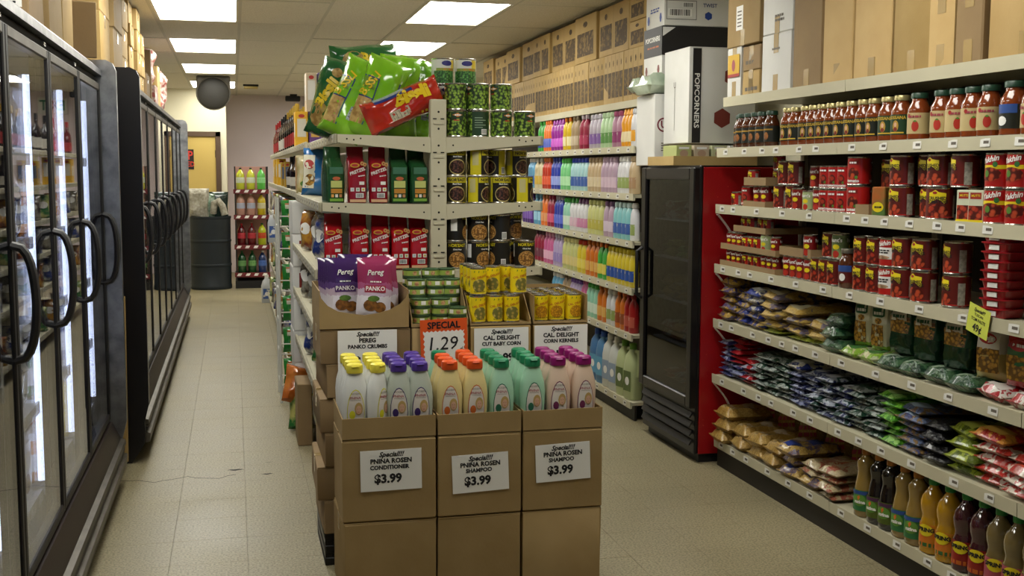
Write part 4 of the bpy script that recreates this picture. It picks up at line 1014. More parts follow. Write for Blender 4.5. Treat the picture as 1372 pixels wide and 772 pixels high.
# -- cans
redl = mat('label_red', '7d1414', .32, coat=.4, var=(20, '6a1010', .35, .65)); redb = mat('label_bright_red', 'a81a18', .32, coat=.4); dkred = mat('label_dark_red', '5c1612', .35, coat=.35)
tomp = vor('print_tomatoes', '9a2c1a', 'b84a2a', '4a0e0a', 55); ylb = mat('print_yellow_badge', 'd9c51c', .4); bnd = mat('print_badge_red', '9a2420', .5)
def tom_big(word):
    def f(p, r, h):
        for a0 in (-20, 160):
            p.arcshape(r, [(a0+44*math.cos(t), h*.27+h*.22*math.sin(t)) for t in [k*.35 for k in range(18)]], tomp)
            a_ = a0; z0, z1 = h*.5, h*.85
            p.arcshape(r+.0005, [(a_-38, z0), (a_+30, z0), (a_+34, z0+h*.05), (a_+34, z1-h*.03), (a_+4, z1), (a_-10, z1+h*.07), (a_-26, z1), (a_-38, z1-h*.02)], ylb)
            p.arcshape(r+.001, [(a_-12+10*math.cos(t), z1-h*.02+h*.045*math.sin(t)) for t in [k*.63 for k in range(10)]], bnd)
            w1, w2 = word
            p.text(w1, .0155*h/.119, ink, (lambda a: lambda x, y: cyl(r+.0014, a)(x, h*.66+y))(math.radians(a_-3)), .03); p.text(w2, .0155*h/.119, ink, (lambda a: lambda x, y: cyl(r+.0014, a)(x, h*.55+y))(math.radians(a_-3)), .03)
        p.arc(r+.0003, h*.08, h*.75, 52, 82, mat('print_nutri', '9c998e', .5, var=(90, '85827a', .45, .55)), 4); p.arc(r+.0002, .008, h*.1, -180, 180, redb, 20)
    return f
def tom_white(p, r, h):
    for a0 in (0, 120, 240):
        p.arcshape(r, [(a0+30*math.cos(t), h*.42+h*.2*math.sin(t)) for t in [k*.42 for k in range(15)]], tomp); p.arc(r+.0006, h*.72, h*.86, a0-28, a0+28, mat('print_dkred_bar', '7a1214', .4), 5)
        p.bars(1, .04, .012, paper, (lambda a: lambda x, y: cyl(r+.0014, a)(x, h*.79+y))(math.radians(a0))); p.text('tomato', .018*h/.11, paper, (lambda a: lambda x, y: cyl(r+.0014, a)(x, h*.16+y))(math.radians(a0)), .03)
        p.arcshape(r+.0008, [(a0+18+8*math.cos(t), h*.28+h*.06*math.sin(t)) for t in [k*.63 for k in range(10)]], mat('print_leafgreen', '4c7a28', .5))
def tom_hunt(p, r, h):
    for a0 in (0, 120, 240):
        p.text("hunt's", .024*h/.11, paper, (lambda a: lambda x, y: cyl(r+.001, a)(x, h*.74+y))(math.radians(a0)), .03); p.arcshape(r, [(a0+26*math.cos(t), h*.48+h*.1*math.sin(t)) for t in [k*.42 for k in range(15)]], ylb)
        p.arcshape(r, [(a0+24*math.cos(t), h*.2+h*.14*math.sin(t)) for t in [k*.42 for k in range(15)]], mat('print_tomato', 'a82a1c', .45))
def yakhin(p, r, h):
    for a0 in (-15, 165):
        p.text('Yakhin', .026*h/.119, paper, (lambda a: lambda x, y: cyl(r+.0012, a)(x, h*.81+y+x*.2))(math.radians(a0)), .03, .2); p.arc(r+.0003, h*.55, h*.66, a0-70, a0+70, ylb, 8); p.arcshape(r+.0006, [(a0+50*math.cos(t), h*.4+h*.2*math.sin(t)) for t in [k*.35 for k in range(18)]], tomp)
        p.arcshape(r+.001, [(a0+26+10*math.cos(t), h*.68+h*.08*math.sin(t)) for t in [k*.63 for k in range(10)]], mat('print_greenbadge', '2f6a30', .5)); p.arcshape(r+.0012, [(a0-10+12*math.cos(t), h*.42+h*.1*math.sin(t)) for t in [k*.63 for k in range(10)]], mat('print_leafgreen', '4c7a28', .5))
def yakwhite(p, r, h):
    for a0 in (-15, 165):
        p.arc(r, h*.28, h*.68, a0-75, a0+75, paper, 10); p.text('Yakhin', .026*h/.119, paper, (lambda a: lambda x, y: cyl(r+.0012, a)(x, h*.81+y+x*.15))(math.radians(a0)), .03, .2); p.arcshape(r+.0006, [(a0+40*math.cos(t), h*.34+h*.07*math.sin(t)) for t in [k*.42 for k in range(15)]], mat('print_mushroom', '7a5a40', .5, var=(60, 'c0a080'))); p.bars(2, .06, .018, ink, (lambda a: lambda x, y: cyl(r+.0012, a)(x, h*.54+y))(math.radians(a0)))
KB = can('tomato_can', .1, .119, dkred, tom_big(('CRUSHED', 'TOMATOES')), n=22)
KD = can('tomato_can', .1, .119, dkred, tom_big(('CRUSHED', 'TOMATOES')), n=22)
KS = can('tomato_sauce_can', .076, .112, dkred, tom_big(('TOMATO', 'SAUCE')), n=20)
KW = can('tomato_can', .068, .1, redb, tom_white, n=20); KWL = can('tomato_can', .098, .118, redb, tom_white, n=22)
KH = can('tomato_sauce_can', .064, .1, redl, tom_hunt, n=18); KHS = can('tomato_paste_can', .054, .082, redl, tom_hunt, n=18); KSS = can('tomato_paste_can', .058, .07, redb, tom_big(('TOMATO', 'PASTE')), n=18)
KY = can('vegetable_can', .1, .119, redb, yakhin, n=22); KYW = can('mushroom_can', .088, .114, redb, yakwhite, n=22)
KG = can('tomato_can', .06, .09, mat('label_green_tomato', '9aa878', .4), tom_hunt, n=18)
def rc(K, y, z, desc, x=0.0, rz=0.0): put(K, (XI+x, y, z+.0005), (0, 0, ROTR+.45+rz), desc, -y, 'from the red cooler', 'cans on the right shelf unit')
Z3, Z4 = RZ[2], RZ[3]
L3, U3 = 'on shelf three, lower tier', 'on shelf three, upper tier'
def traycan(y0, y1, z, lab, x0=-.035, dep=.3, h=.03):
    K = tray(y1-y0, dep, h, h, card3, h); o = put(K, (XI+x0+dep/2-.002, (y0+y1)/2, z+.0003), (0, 0, ROTR)); o['label'] = lab; return o
rc(KSS, 5.47, Z3, 'small red paste can '+L3, .03); rc(KSS, 5.41, Z3, 'small red paste can '+L3, .0)
rc(KW, 5.30, Z3, 'white-lettered tomato can '+L3, .01); traycan(5.02, 5.26, Z3, 'low cardboard tray of cans at the cooler end of shelf three')
for y in (5.09, 5.17): rc(KH, y, Z3+.005, 'slim red sauce can in the low tray on shelf three', .01)
K = tray(.24, .3, .04, .04, card3, .04); o = put(K, (XI+.115, 5.14, Z3+.107), (0, 0, ROTR)); o['label'] = 'small cardboard tray topping the slim red cans'
rc(KSS, 5.22, Z3+.1125, 'small red paste can standing in the topmost tray'); 
for q in range(2): rc(KSS, 5.07, Z3+.1125+q*.0705, 'red paste can stacked in the topmost tray, %s layer' % ordw(q), .06)
for y in (4.96, 4.84): rc(KS, y, Z3, 'yellow-badge red can '+L3, .02); 
for y in (4.92, 4.82): rc(KS, y, Z3+.1125, 'yellow-badge red can '+U3, .02)
rc(KH, 4.75, Z3, 'slim red sauce can '+L3, .0); rc(KG, 4.655, Z3, 'green and red label can '+L3, 0); rc(KH, 4.68, Z3+.1005, 'slim red sauce can '+U3, .05)
rc(KH, 4.575, Z3, 'slim red sauce can '+L3, .01)
for y in (4.50, 4.425, 4.35): rc(KW, y, Z3, 'white-lettered tomato can '+L3, .0)
rc(KWL, 4.255, Z3, 'large white-lettered tomato can '+L3, .01); 
for y in (4.50, 4.425, 4.35): rc(KW, y, Z3+.1005, 'white-lettered tomato can '+U3, .0)
rc(KWL, 4.255, Z3+.1185, 'large white-lettered tomato can '+U3, .01)
traycan(4.09, 4.19, Z3, 'low cardboard tray on shelf three beside large cans', -.04, .25, .042); rc(KW, 4.14, Z3+.005, 'white-lettered tomato can in the low tray', .05); rc(KB, 4.14, Z3+.106, 'dark red can set back over the low tray', .1)
bx = MB().box(-.03, .03, -.035, .035, 0, .115, mat('label_orange_green', 'a05a28', .4, var=(9, '4a6a34', .4, .6)), .004); bp_ = MB(); bp_.flat(ell(.05, .04), flatfn(0, -.0358, .035), ylb); bp_.bars(1, .034, .012, ink, flatfn(0, -.0366, .035))
rc(Kind('sauce_box', 'box', bx, [('print', bp_, -1)]), 4.055, Z3, 'orange and green sauce box on shelf three')
for y, rz in ((3.945, 0), (3.70, .7)): rc(KB, y, Z3, 'large crushed tomato can '+L3, .015, rz)
for y, rz in ((3.945, 0), (3.83, -.2), (3.70, .1), (3.555, -.5)): rc(KB, y, Z3+.1195, 'large crushed tomato can '+U3, .015+(.05 if y in (3.83,) else 0), rz)
rc(KB, 3.82, Z3, 'large crushed tomato can '+L3, .07); rc(KB, 3.585, Z3, 'large crushed tomato can '+L3, .10)
mb_ = MB().box(-.028, .028, -.028, .028, 0, .112, mat('carton_white_green', 'c8ccb4', .4), .002); mp = MB(); mp.flat(rect(.05, .05), flatfn(0, -.0288, .034), tomp); mp.flat(rect(.04, .022), flatfn(0, -.0288, .093), bnd); mp.text('MUTTI', .011, ylb, flatfn(0, -.0296, .093), .03); mp.flat(rect(.056, .008), flatfn(0, -.029, .006), ylb)
MU = Kind('tomato_carton', 'carton', mb_, [('print', mp, -1)])
for y in (3.50, 3.435): rc(MU, y, Z3, 'white and green tomato carton on shelf three', -.01)
for y in (3.345, 3.235, 3.125): 
    rc(KY, y, Z3, 'red can with slanted white lettering '+L3, 0, .1); rc(KY, y, Z3+.1195, 'red can with slanted white lettering '+U3, 0, -.1)
# shelf four
L4, U4, T4_ = 'on shelf four, lowest tier', 'on shelf four, middle tier', 'on shelf four, top tier'
def tier(z, ys, K, d, x=.0):
    for y in ys: rc(K, y, z, d, x)
traycan(4.88, 5.50, Z4, 'long low cardboard tray of paste cans on shelf four', -.045, .3, .028)
tier(Z4+.005, (5.46, 5.40, 5.34), KHS, 'little red paste can '+L4); tier(Z4+.005, (5.265, 5.20, 5.135), KSS, 'little yellow-badge paste can '+L4); tier(Z4+.005, (5.06, 5.0, 4.94), KHS, 'little red paste can '+L4)
K = tray(.62, .3, .028, .028, card3, .028); o = put(K, (XI+.105, 5.19, Z4+.0885), (0, 0, ROTR)); o['label'] = 'upper cardboard tray of paste cans on shelf four'
tier(Z4+.094, (5.46, 5.40, 5.34), KHS, 'little red paste can '+U4); tier(Z4+.094, (5.27, 5.205, 5.14), KSS, 'little yellow-badge paste can '+U4); tier(Z4+.094, (5.06,), KG, 'green and red label can '+U4); tier(Z4+.094, (4.96,), KHS, 'little red paste can '+U4)
K = tray(.36, .28, .03, .03, card3, .03); o = put(K, (XI+.11, 5.2, Z4+.185), (0, 0, ROTR)); o['label'] = 'topmost small cardboard tray on shelf four'
tier(Z4+.1905, (5.33, 5.26), KSS, 'little yellow-badge paste can '+T4_, .02); tier(Z4+.1905, (5.16, 5.1), KSS, 'little yellow-badge paste can '+T4_, .03)
tier(Z4, (4.82, 4.755, 4.69, 4.62), KH, 'slim red sauce can '+L4); K = tray(.3, .26, .04, .04, card3, .04); o = put(K, (XI+.10, 4.72, Z4+.1015), (0, 0, ROTR)); o['label'] = 'cardboard tray over the slim red cans on shelf four'
tier(Z4+.107, (4.78,), KG, 'dark set-back green label can '+U4, .08); tier(Z4+.107, (4.62,), KH, 'slim red sauce can '+U4, -.005)
tier(Z4, (4.545, 4.475, 4.40), KS, 'yellow-badge sauce can '+L4); tier(Z4+.1125, (4.50,), KS, 'yellow-badge sauce can '+U4, .03); tier(Z4+.1125, (4.42,), can('bean_can', .075, .11, mat('label_bean_green', '4a5a34', .4, var=(16, '8a9a6a')), tom_hunt, n=18), 'green and white bean can '+U4, .03)
JB = jar('sauce_jar', .036, .165, sauced, mat('lid_pewter', '6a6458', .35, .6), mat('label_darkred', '5a1a16', .4), jp_blue); rc(JB, 4.30, Z4, 'sauce jar with blue label among the shelf four cans', -.005)
for y in (4.19, 4.09): rc(KS, y, Z4, 'yellow-badge sauce can beside the jar, lower tier', 0, .1); rc(KS, y, Z4+.1125, 'yellow-badge sauce can beside the jar, upper tier', 0, .1)
rc(KYW, 3.985, Z4, 'red and white mushroom can, lower tier'); rc(KYW, 3.985, Z4+.1145, 'red and white mushroom can, upper tier')
for y, rz, x in ((3.885, 0, 0), (3.755, .1, .0), (3.60, -.3, .03)):
    rc(KD, y, Z4, 'large crushed tomato can '+L4, x, rz); rc(KD, y, Z4+.1195, 'large crushed tomato can '+U4, x, rz)
rc(KD, 3.47, Z4, 'large crushed tomato can set back beside red tubs', .12)
rt = mat('red_tub', '96121c', .3, coat=.4); tb = MB(); tb.loft([superloop(0, 0, z, a, b, 5, 20) for z, a, b in ((0, .05, .05), (.026, .056, .056), (.027, .062, .062), (.031, .062, .062), (.0315, .055, .055))], rt); tl_ = MB().box(-.02, .02, -.0572, -.0545, .006, .022, paper)
TB = Kind('food_tub', 'tub', tb, [('label', tl_, -1)])
for q in range(9):
    put(TB, (XI+.01, 3.315, Z4+.0005+q*.0318), (0, 0, ROTR+.25+random.uniform(-.04, .04)), 'flat red plastic tub in the stack at the photo edge', q, 'from the bottom', 'red tubs')
# yellow-green price sign
gs = mat('paper_lime', 'c4cc4e', .6); ks = MB().box(-.062, .062, 0, .001, -.05, .05, gs)
o = obj('price_sign', ks, None, (XS-.006, 3.345, 1.068), (0, .2, -HALF-.05), label='yellow-green TOM PASTE 49 cents price sign on shelf edge', cat='price sign')
t = MB()
for tx, sz, z, bo, shr in (('Special!!!', .018, .034, .02, .35), ('TUSCAN', .013, .017, .02, 0), ('TOM PASTE', .016, 0, .02, .1), ('49¢', .036, -.028, .03, 0)): t.text(tx, sz, ink, flatfn(0, -.0006, z), bo, shr)
obj('lettering', t, o)
# ================================================================ bags of pasta, rice and noodles on the lower right shelves
XF = XS+.03
def lying(nm, l, w_, t_, m, seed, deco=None, wr=.14):
    B = Bag(w_, l, t_, seed, wr, lie=True); p = MB(); parts = []
    if deco: deco(B, p); parts = [('print', p, -1)]
    return Kind(nm, 'food bag', B.mesh(m, 7, 11), parts)
def film(name, stops, speck=None):
    """crinkled printed film: patches of the pack's colours, different on every pack"""
    m = mat(name, '808080', .3, coat=.35, bump=(70, .75)); nt = m.node_tree; L = nt.links.new; b = nt.nodes['Principled BSDF']
    tc = nt.nodes['Texture Coordinate']; oi = nt.nodes.new('ShaderNodeObjectInfo'); ma = nt.nodes.new('ShaderNodeMath'); ma.operation = 'MULTIPLY'; ma.inputs[1].default_value = 60; L(oi.outputs['Random'], ma.inputs[0])
    n = nt.nodes.new('ShaderNodeTexNoise'); n.noise_dimensions = '4D'; n.inputs['Scale'].default_value = 17; n.inputs['Detail'].default_value = 3; n.inputs['Distortion'].default_value = .6; L(tc.outputs['Object'], n.inputs['Vector']); L(ma.outputs[0], n.inputs['W'])
    r = nt.nodes.new('ShaderNodeValToRGB'); r.color_ramp.interpolation = 'CONSTANT'; L(n.outputs['Fac'], r.inputs['Fac']); e = r.color_ramp.elements
    cs = [c for _, c in stops]; k = len(cs); pos = [0]+[.36+.28*(i/(k-1) if k > 1 else 0)+.02 for i in range(k-1)]
    e[0].position = 0; e[0].color = S(cs[0]); e[1].position = pos[1]; e[1].color = S(cs[1])
    for i in range(2, k): q = e.new(pos[i]); q.color = S(cs[i])
    out = r.outputs['Color']
    if speck:
        v = nt.nodes.new('ShaderNodeTexVoronoi'); v.inputs['Scale'].default_value = speck[0]; L(tc.outputs['Object'], v.inputs['Vector'])
        mx = nt.nodes.new('ShaderNodeMix'); mx.data_type = 'RGBA'; mx.inputs[7].default_value = S(speck[1]); L(out, mx.inputs[6]); mm = nt.nodes.new('ShaderNodeMath'); mm.operation = 'MULTIPLY'; mm.inputs[1].default_value = speck[2]*1.6; mm.use_clamp = True; L(v.outputs['Distance'], mm.inputs[0]); L(mm.outputs[0], mx.inputs[0]); out = mx.outputs[2]
    L(out, b.inputs['Base Color'])
    return m
def lab(c):
    m = mat('film_print_'+c, c, .3)
    return lambda B, p: (B.patch(p, -.55, .55, -.85, -.35, m, 4, 3), B.patch(p, -.4, .4, .0, .45, m, 4, 3))
PB = {
 'yb': lying('pasta_bag', .26, .15, .05, film('film_yellow_blue', [(0, 'a8842e'), (.3, '1f2f78'), (.62, 'b8963a'), (.85, '1f2f78')], speck=(90, '6e5420', .5)), 1, lab('c8b45a')),
 'blue': lying('pasta_bag', .26, .14, .045, film('film_blue', [(0, '18246a'), (.25, '20307c'), (.5, 'a88c4a'), (.8, '18246a')]), 2, lab('b8bccb')),
 'wb': lying('pasta_bag', .3, .14, .045, film('film_white_blue', [(0, 'c9c8c4'), (.25, '26357c'), (.5, 'c0bba8'), (.8, '26357c')]), 3, lab('dad9d4')),
 'rice': lying('rice_bag', .3, .17, .05, film('film_rice', [(0, 'b5964a'), (.5, 'c2a65e'), (.8, '3a4a80')], speck=(120, '8a6c2c', .5)), 4, lab('c9c0a0')),
 'olive': lying('pasta_bag', .26, .16, .03, film('film_olive', [(0, '8a9a2c'), (.5, '9aa63c'), (.8, '6c7a20')]), 5),
 'dgreen': lying('pasta_bag', .27, .15, .06, film('film_dark_green', [(0, '12301e'), (.35, '1a4028'), (.6, '3c5a3c'), (.8, '12301e')]), 6, lab('8c9c86')),
 'lgreen': lying('pasta_bag', .27, .13, .05, film('film_light_green', [(0, 'a8b08a'), (.2, '7aa030'), (.5, 'b8b48c'), (.8, '6a9428')]), 7, lab('3c6a34')),
 'redw': lying('pasta_bag', .27, .16, .055, film('film_red_white', [(0, 'c8c2ba'), (.3, '98141c'), (.6, 'c8c2ba'), (.8, '98141c')]), 8, lab('d8d2ca')),
 'navy': lying('snack_pack', .24, .13, .03, film('film_navy', [(0, '242a5a'), (.2, '8d93ac'), (.4, '1c2250'), (.8, '7a80a0')]), 9, lab('b0b4c4')),
 'red': lying('snack_pack', .24, .13, .03, film('film_red', [(0, '9aa0b4'), (.15, 'a01a22'), (.6, '8c141c')]), 10, lab('c8b4b0')),
 'silver': lying('snack_pack', .24, .13, .03, film('film_silver_green', [(0, '5c645e'), (.2, '98a09c'), (.4, '1e3c2c'), (.8, '8a928e')]), 11, lab('2c4a3c')),
 'silvnavy': lying('snack_pack', .24, .13, .03, film('film_silver_navy', [(0, '6c7282'), (.2, '1c2656'), (.5, '9aa0ac'), (.8, '1c3a34')]), 12, lab('c0c4cc')),
 'green': lying('snack_pack', .24, .13, .034, film('film_bright_green', [(0, '4f9420'), (.25, '6cac34'), (.5, '3c7a1c'), (.8, '8ab860')]), 13, lab('a8c87c')),
 'blueg': lying('grain_bag', .26, .16, .034, film('film_blue_grain', [(0, '20407e'), (.12, '5a78a8'), (.3, '8a6e44'), (.8, '20407e')], speck=(140, '5a4426', .5)), 14, lab('a8b8cc')),
 'blackp': lying('grain_bag', .28, .14, .045, film('film_black', [(0, '0f0f12'), (.5, '1a1a1e'), (.8, '0c0c0e')]), 15),
 'oliveg': lying('bean_bag', .26, .16, .05, film('film_olive_green', [(0, '6a7a1c'), (.4, '8a982c'), (.8, '4c5a14')]), 16, lab('a8b04c')),
 'redwhite': lying('bean_bag', .26, .17, .042, film('film_pink_red', [(0, 'b06a66'), (.22, 'a8281e'), (.42, 'c4b8aa'), (.75, 'a8281e')]), 17, lab('c8503a')),
 'redyel': lying('bean_bag', .28, .17, .05, film('film_red_yellow', [(0, '8c2a1c'), (.3, 'b87a2c'), (.6, '9a2018')]), 18, lab('c8a04c')),
 'noodle': lying('noodle_bag', .27, .17, .07, film('film_noodle', [(0, 'b8964e'), (.4, 'c2a25c'), (.75, 'a8843e')], speck=(110, '8c6a2e', .55)), 19, lab('b8a890'), .18),
 'noodlel': lying('noodle_bag', .27, .17, .06, film('film_noodle_blue', [(0, 'b89a52'), (.3, 'c0a45e'), (.7, '2c3c78')], speck=(110, '8c6a2e', .55)), 20, lab('28387c'), .18),
 'noodler': lying('noodle_bag', .24, .15, .04, film('film_noodle_red', [(0, 'b0a080'), (.15, '98302c'), (.25, 'b8a886'), (.6, 'b0a080')], speck=(90, '8c7a52', .4)), 21, None, .15)}
DESC = {'yb': 'yellow and blue pasta bag', 'blue': 'navy blue pasta bag', 'wb': 'white and blue pasta bag', 'rice': 'yellow rice bag', 'olive': 'thin olive pasta bag', 'dgreen': 'dark green pasta bag', 'lgreen': 'light green pasta bag', 'redw': 'red and white pasta bag', 'navy': 'navy foil pack', 'red': 'red foil pack', 'silver': 'silver and green foil pack', 'silvnavy': 'silver and navy foil pack', 'green': 'bright green foil pack', 'blueg': 'blue and tan grain bag', 'blackp': 'black grain bag', 'oliveg': 'olive green bean bag', 'redwhite': 'red and white bean bag', 'redyel': 'red and yellow bean bag', 'noodle': 'yellow noodle bag', 'noodlel': 'noodle bag with blue lettering', 'noodler': 'thin noodle pack with red stripe'}
HT = {'yb': .044, 'blue': .04, 'wb': .04, 'rice': .044, 'olive': .026, 'dgreen': .053, 'lgreen': .044, 'redw': .048, 'navy': .0265, 'red': .0265, 'silver': .0265, 'silvnavy': .0265, 'green': .030, 'blueg': .030, 'blackp': .04, 'oliveg': .044, 'redwhite': .037, 'redyel': .044, 'noodle': .062, 'noodlel': .053, 'noodler': .035}
LEN = .13
NST = {}
def bagstack(shelf, z, y, kinds, x=0.0, jit=.012):
    zz = z+.001; R = rnd(int(y*1000)+shelf)
    k0 = kinds[0]; NST[(shelf, k0)] = NST.get((shelf, k0), 0)+1; st = NST[(shelf, k0)]
    for i, k in enumerate(kinds):
        put(PB[k], (XF+LEN+x+R.uniform(-jit, jit), y+R.uniform(-jit, jit)*.7, zz), (R.uniform(-.05, .05), R.uniform(-.03, .03), R.uniform(-.14, .14)), '%s on shelf %s, %s such stack' % (DESC[k], ('five', 'six', 'seven')[shelf-5], ordw(st-1)), i, 'from the bottom', 'bags on the lower right shelves')
        zz += HT[k]
Z5, Z6, Z7 = RZ[4], RZ[5], RZ[6]
bagstack(5, Z5, 5.465, ['yb', 'yb', 'yb', 'yb', 'yb']); bagstack(5, Z5, 5.30, ['blue', 'blue', 'blue', 'blue']); bagstack(5, Z5, 5.14, ['blue', 'blue', 'wb', 'wb', 'wb'])
bagstack(5, Z5, 4.95, ['olive', 'rice', 'rice', 'rice', 'rice']); bagstack(5, Z5, 4.74, ['olive', 'rice', 'rice', 'rice'], .02); bagstack(5, Z5, 4.55, ['olive', 'rice', 'rice'], .03)
bagstack(5, Z5, 4.40, ['dgreen', 'dgreen', 'dgreen'], .01); bagstack(5, Z5, 4.245, ['lgreen']); bagstack(5, Z5, 4.10, ['lgreen']); bagstack(5, Z5, 3.95, ['dgreen']); bagstack(5, Z5, 3.80, ['dgreen']); bagstack(5, Z5, 3.64, ['dgreen']); bagstack(5, Z5, 3.48, ['dgreen']); bagstack(5, Z5, 3.32, ['redw']); bagstack(5, Z5, 3.15, ['redw'])
for y, ks in ((5.475, ['navy']*7), (5.345, ['navy']*3+['red']*5), (5.215, ['red']*5), (5.085, ['silver']*7), (4.955, ['silver']*7), (4.825, ['silver']*7), (4.695, ['navy']*6+['wb']), (4.565, ['silvnavy']*7), (4.435, ['silvnavy']*7), (4.305, ['silvnavy']*6), (4.175, ['silver']*7), (4.045, ['silver']*6), (3.92, ['green']*7), (3.775, ['blueg']*6), (3.615, ['blackp']*4), (3.47, ['oliveg']*4), (3.31, ['redwhite']*4+['redyel']), (3.14, ['redwhite']*4)):
    bagstack(6, Z6, y, ks, .0, .016)
for y, ks, x in ((5.45, ['noodle']*3, -.03), (5.27, ['noodle']*2, -.01), (5.09, ['noodle', 'noodle'], 0), (4.91, ['noodle', 'noodle'], -.01), (4.73, ['noodlel', 'noodlel', 'noodlel'], -.01), (4.55, ['noodlel', 'noodler', 'noodler'], 0), (4.37, ['noodler', 'noodler', 'noodler', 'noodler'], -.02)): bagstack(7, Z7, y, ks, x, .02)
# upright bags
def upright(nm, w_, h_, t_, stops, seed, deco, speck=None):
    B = Bag(w_, h_, t_, seed, .1); p = MB(); deco(B, p)
    return Kind(nm, 'food bag', B.mesh(band('film_up_%d' % seed, 2, stops, .2, .7, .03, .3, 30, speck), 8, 13), [('print', p, -1)])
pas = vor('print_penne', 'b48a34', '9c7022', '5c4014', 70); wtp = mat('print_offwhite', 'c8c4b0', .4)
def d_lg(B, p): B.patch(p, -.75, .5, -.8, .05, pas, 5, 6); B.patch(p, -.6, .5, .35, .7, mat('print_dkgreen', '1f5234', .4), 4, 4); p.bars(1, .05, .02, paper, lambda x, y: B.at(-.05+x/(B.w/2), .5+y/(B.h/2), 1, .003)); B.blob(p, 0, .2, .35, .12, pas)
def d_dg(B, p): B.patch(p, -.75, .65, -.05, .6, pas, 5, 6); B.patch(p, -.55, .45, .45, .8, wtp, 4, 3, .002); p.bars(1, .06, .02, mat('print_dkgreen', '1f5234', .4), lambda x, y: B.at(-.05+x/(B.w/2), .62+y/(B.h/2), 1, .0034))
def d_wr(B, p): B.patch(p, -.7, .7, -.7, .15, pas, 5, 6); B.blob(p, 0, .5, .6, .2, mat('print_badge_red', '9a2420', .5)); p.bars(1, .06, .018, paper, lambda x, y: B.at(x/(B.w/2), .5+y/(B.h/2), 1, .003))
ULG = upright('pasta_bag', .12, .21, .06, [(0, '7aa030'), (.12, 'b9b596'), (.55, 'c0bda2'), (.9, '6a9428')], 31, d_lg); UDG = upright('pasta_bag', .15, .195, .07, [(0, '123420'), (.45, '1a4028'), (.9, '5a6a4a')], 32, d_dg)
UWR = upright('pasta_bag', .14, .2, .07, [(0, 'b09a5c'), (.5, 'c8c2b4'), (.9, 'a8a28c')], 33, d_wr); URG = upright('pasta_bag', .14, .2, .07, [(0, '9a1c1c'), (.35, '2c5c34'), (.7, '9a1c1c')], 34, d_wr)
RU = -HALF+.25
for y, K, dsc, zz in ((4.25, ULG, 'upright light green pasta bag', .046), (4.12, ULG, 'upright light green pasta bag', .046), (3.965, UDG, 'upright dark green pasta bag with noodle window', .054), (3.80, UDG, 'upright dark green pasta bag with noodle window', .054), (3.61, UDG, 'upright dark green pasta bag with noodle window', .054), (3.42, UWR, 'upright white and red penne bag', .052), (3.26, URG, 'upright red and green pasta bag at the photo edge', .05)):
    put(K, (XF+.09, y, Z5+zz), (0.0, 0, RU), dsc, -y, 'from the red cooler', 'upright pasta bags')
def d_nd(B, p): p.bars(2, .15, .07, mat('print_noodle_red', '9a2a34', .4), lambda x, y: B.at(x/(B.w/2), .15+(y+x*.2)/(B.h/2), 1, .003)); B.patch(p, -.6, .6, -.6, -.2, mat('print_noodle_white', 'b8ae98', .4), 4, 3)
UND = upright('noodle_bag', .2, .27, .09, [(0, 'a88a48'), (.5, 'b49652'), (.9, 'a08240')], 35, d_nd, (100, '7c602a', .5))
for y in (5.42, 5.2, 4.98, 4.72, 4.48): put(UND, (XF+.27, y, Z7+.001), (0, 0, RU-.1), 'tall upright noodle bag at the back of the bottom shelf', -y, 'from the cooler', 'upright noodle bags')
put(PB['dgreen'], (XF+.16, 4.4, Z7+.165), (.2, .15, .5), 'grey-green noodle bag lying across the bottom shelf packs') if 0 else None
# juice bottles
def juice(nm, liq, capc, kind, labm, labm2, seed):
    lq = mat('juice_'+liq, liq, .08, coat=.9, spec=.6); h = .3
    if kind == 'wave': prof = [(.034, 0), (.039, .006), (.039, .05), (.038, .12), (.034, .135), (.0335, .15), (.0385, .175), (.0395, .2), (.035, .225), (.02, .252), (.014, .262), (.014, .275)]
    else: prof = [(.034, 0), (.038, .006), (.039, .05), (.038, .11), (.033, .15), (.028, .185), (.0285, .2), (.032, .225), (.031, .24), (.018, .258), (.014, .265), (.014, .275)]
    def ex(lb):
        if kind == 'wave':
            lb.arcshape(.0408, [(38*math.cos(t), .095+.024*math.sin(t)) for t in [k*.42 for k in range(15)]], ylb); lb.arcshape(.0414, [(33*math.cos(t), .095+.0185*math.sin(t)) for t in [k*.42 for k in range(15)]], mat('print_dk', '2a2416', .5)) if 0 else None
            lb.text('SPRING', .021, ink, lambda x, y: cyl(.0425, 0)(x*.9, .097+y+x*.0), .05); lb.arc(.0405, .03, .045, -90, 90, labm2, 8)
        else:
            lb.arcshape(.0408, [(-4+36*math.cos(t), .075+.026*math.sin(t)) for t in [k*.42 for k in range(15)]], mat('print_leafy', '5c8a34', .5)); lb.arcshape(.0413, [(-14, .09), (-2, .098), (2, .088), (-8, .074)], mat('print_orange_mark', 'd0702c', .5))
            lb.text('nzina', .019, paper, lambda x, y: cyl(.0425, 0)(x, .068+y), .05); lb.arc(.0405, .10, .115, -90, 90, labm2, 8)
    return bottle('juice_bottle', prof, lq, [(.016, .27), (.0165, .272), (.0165, .293), (.015, .297)], mat('cap_juice_'+capc, capc, .4), labels=((.028, .118, labm, -110, 110),), n=18, extra=ex)
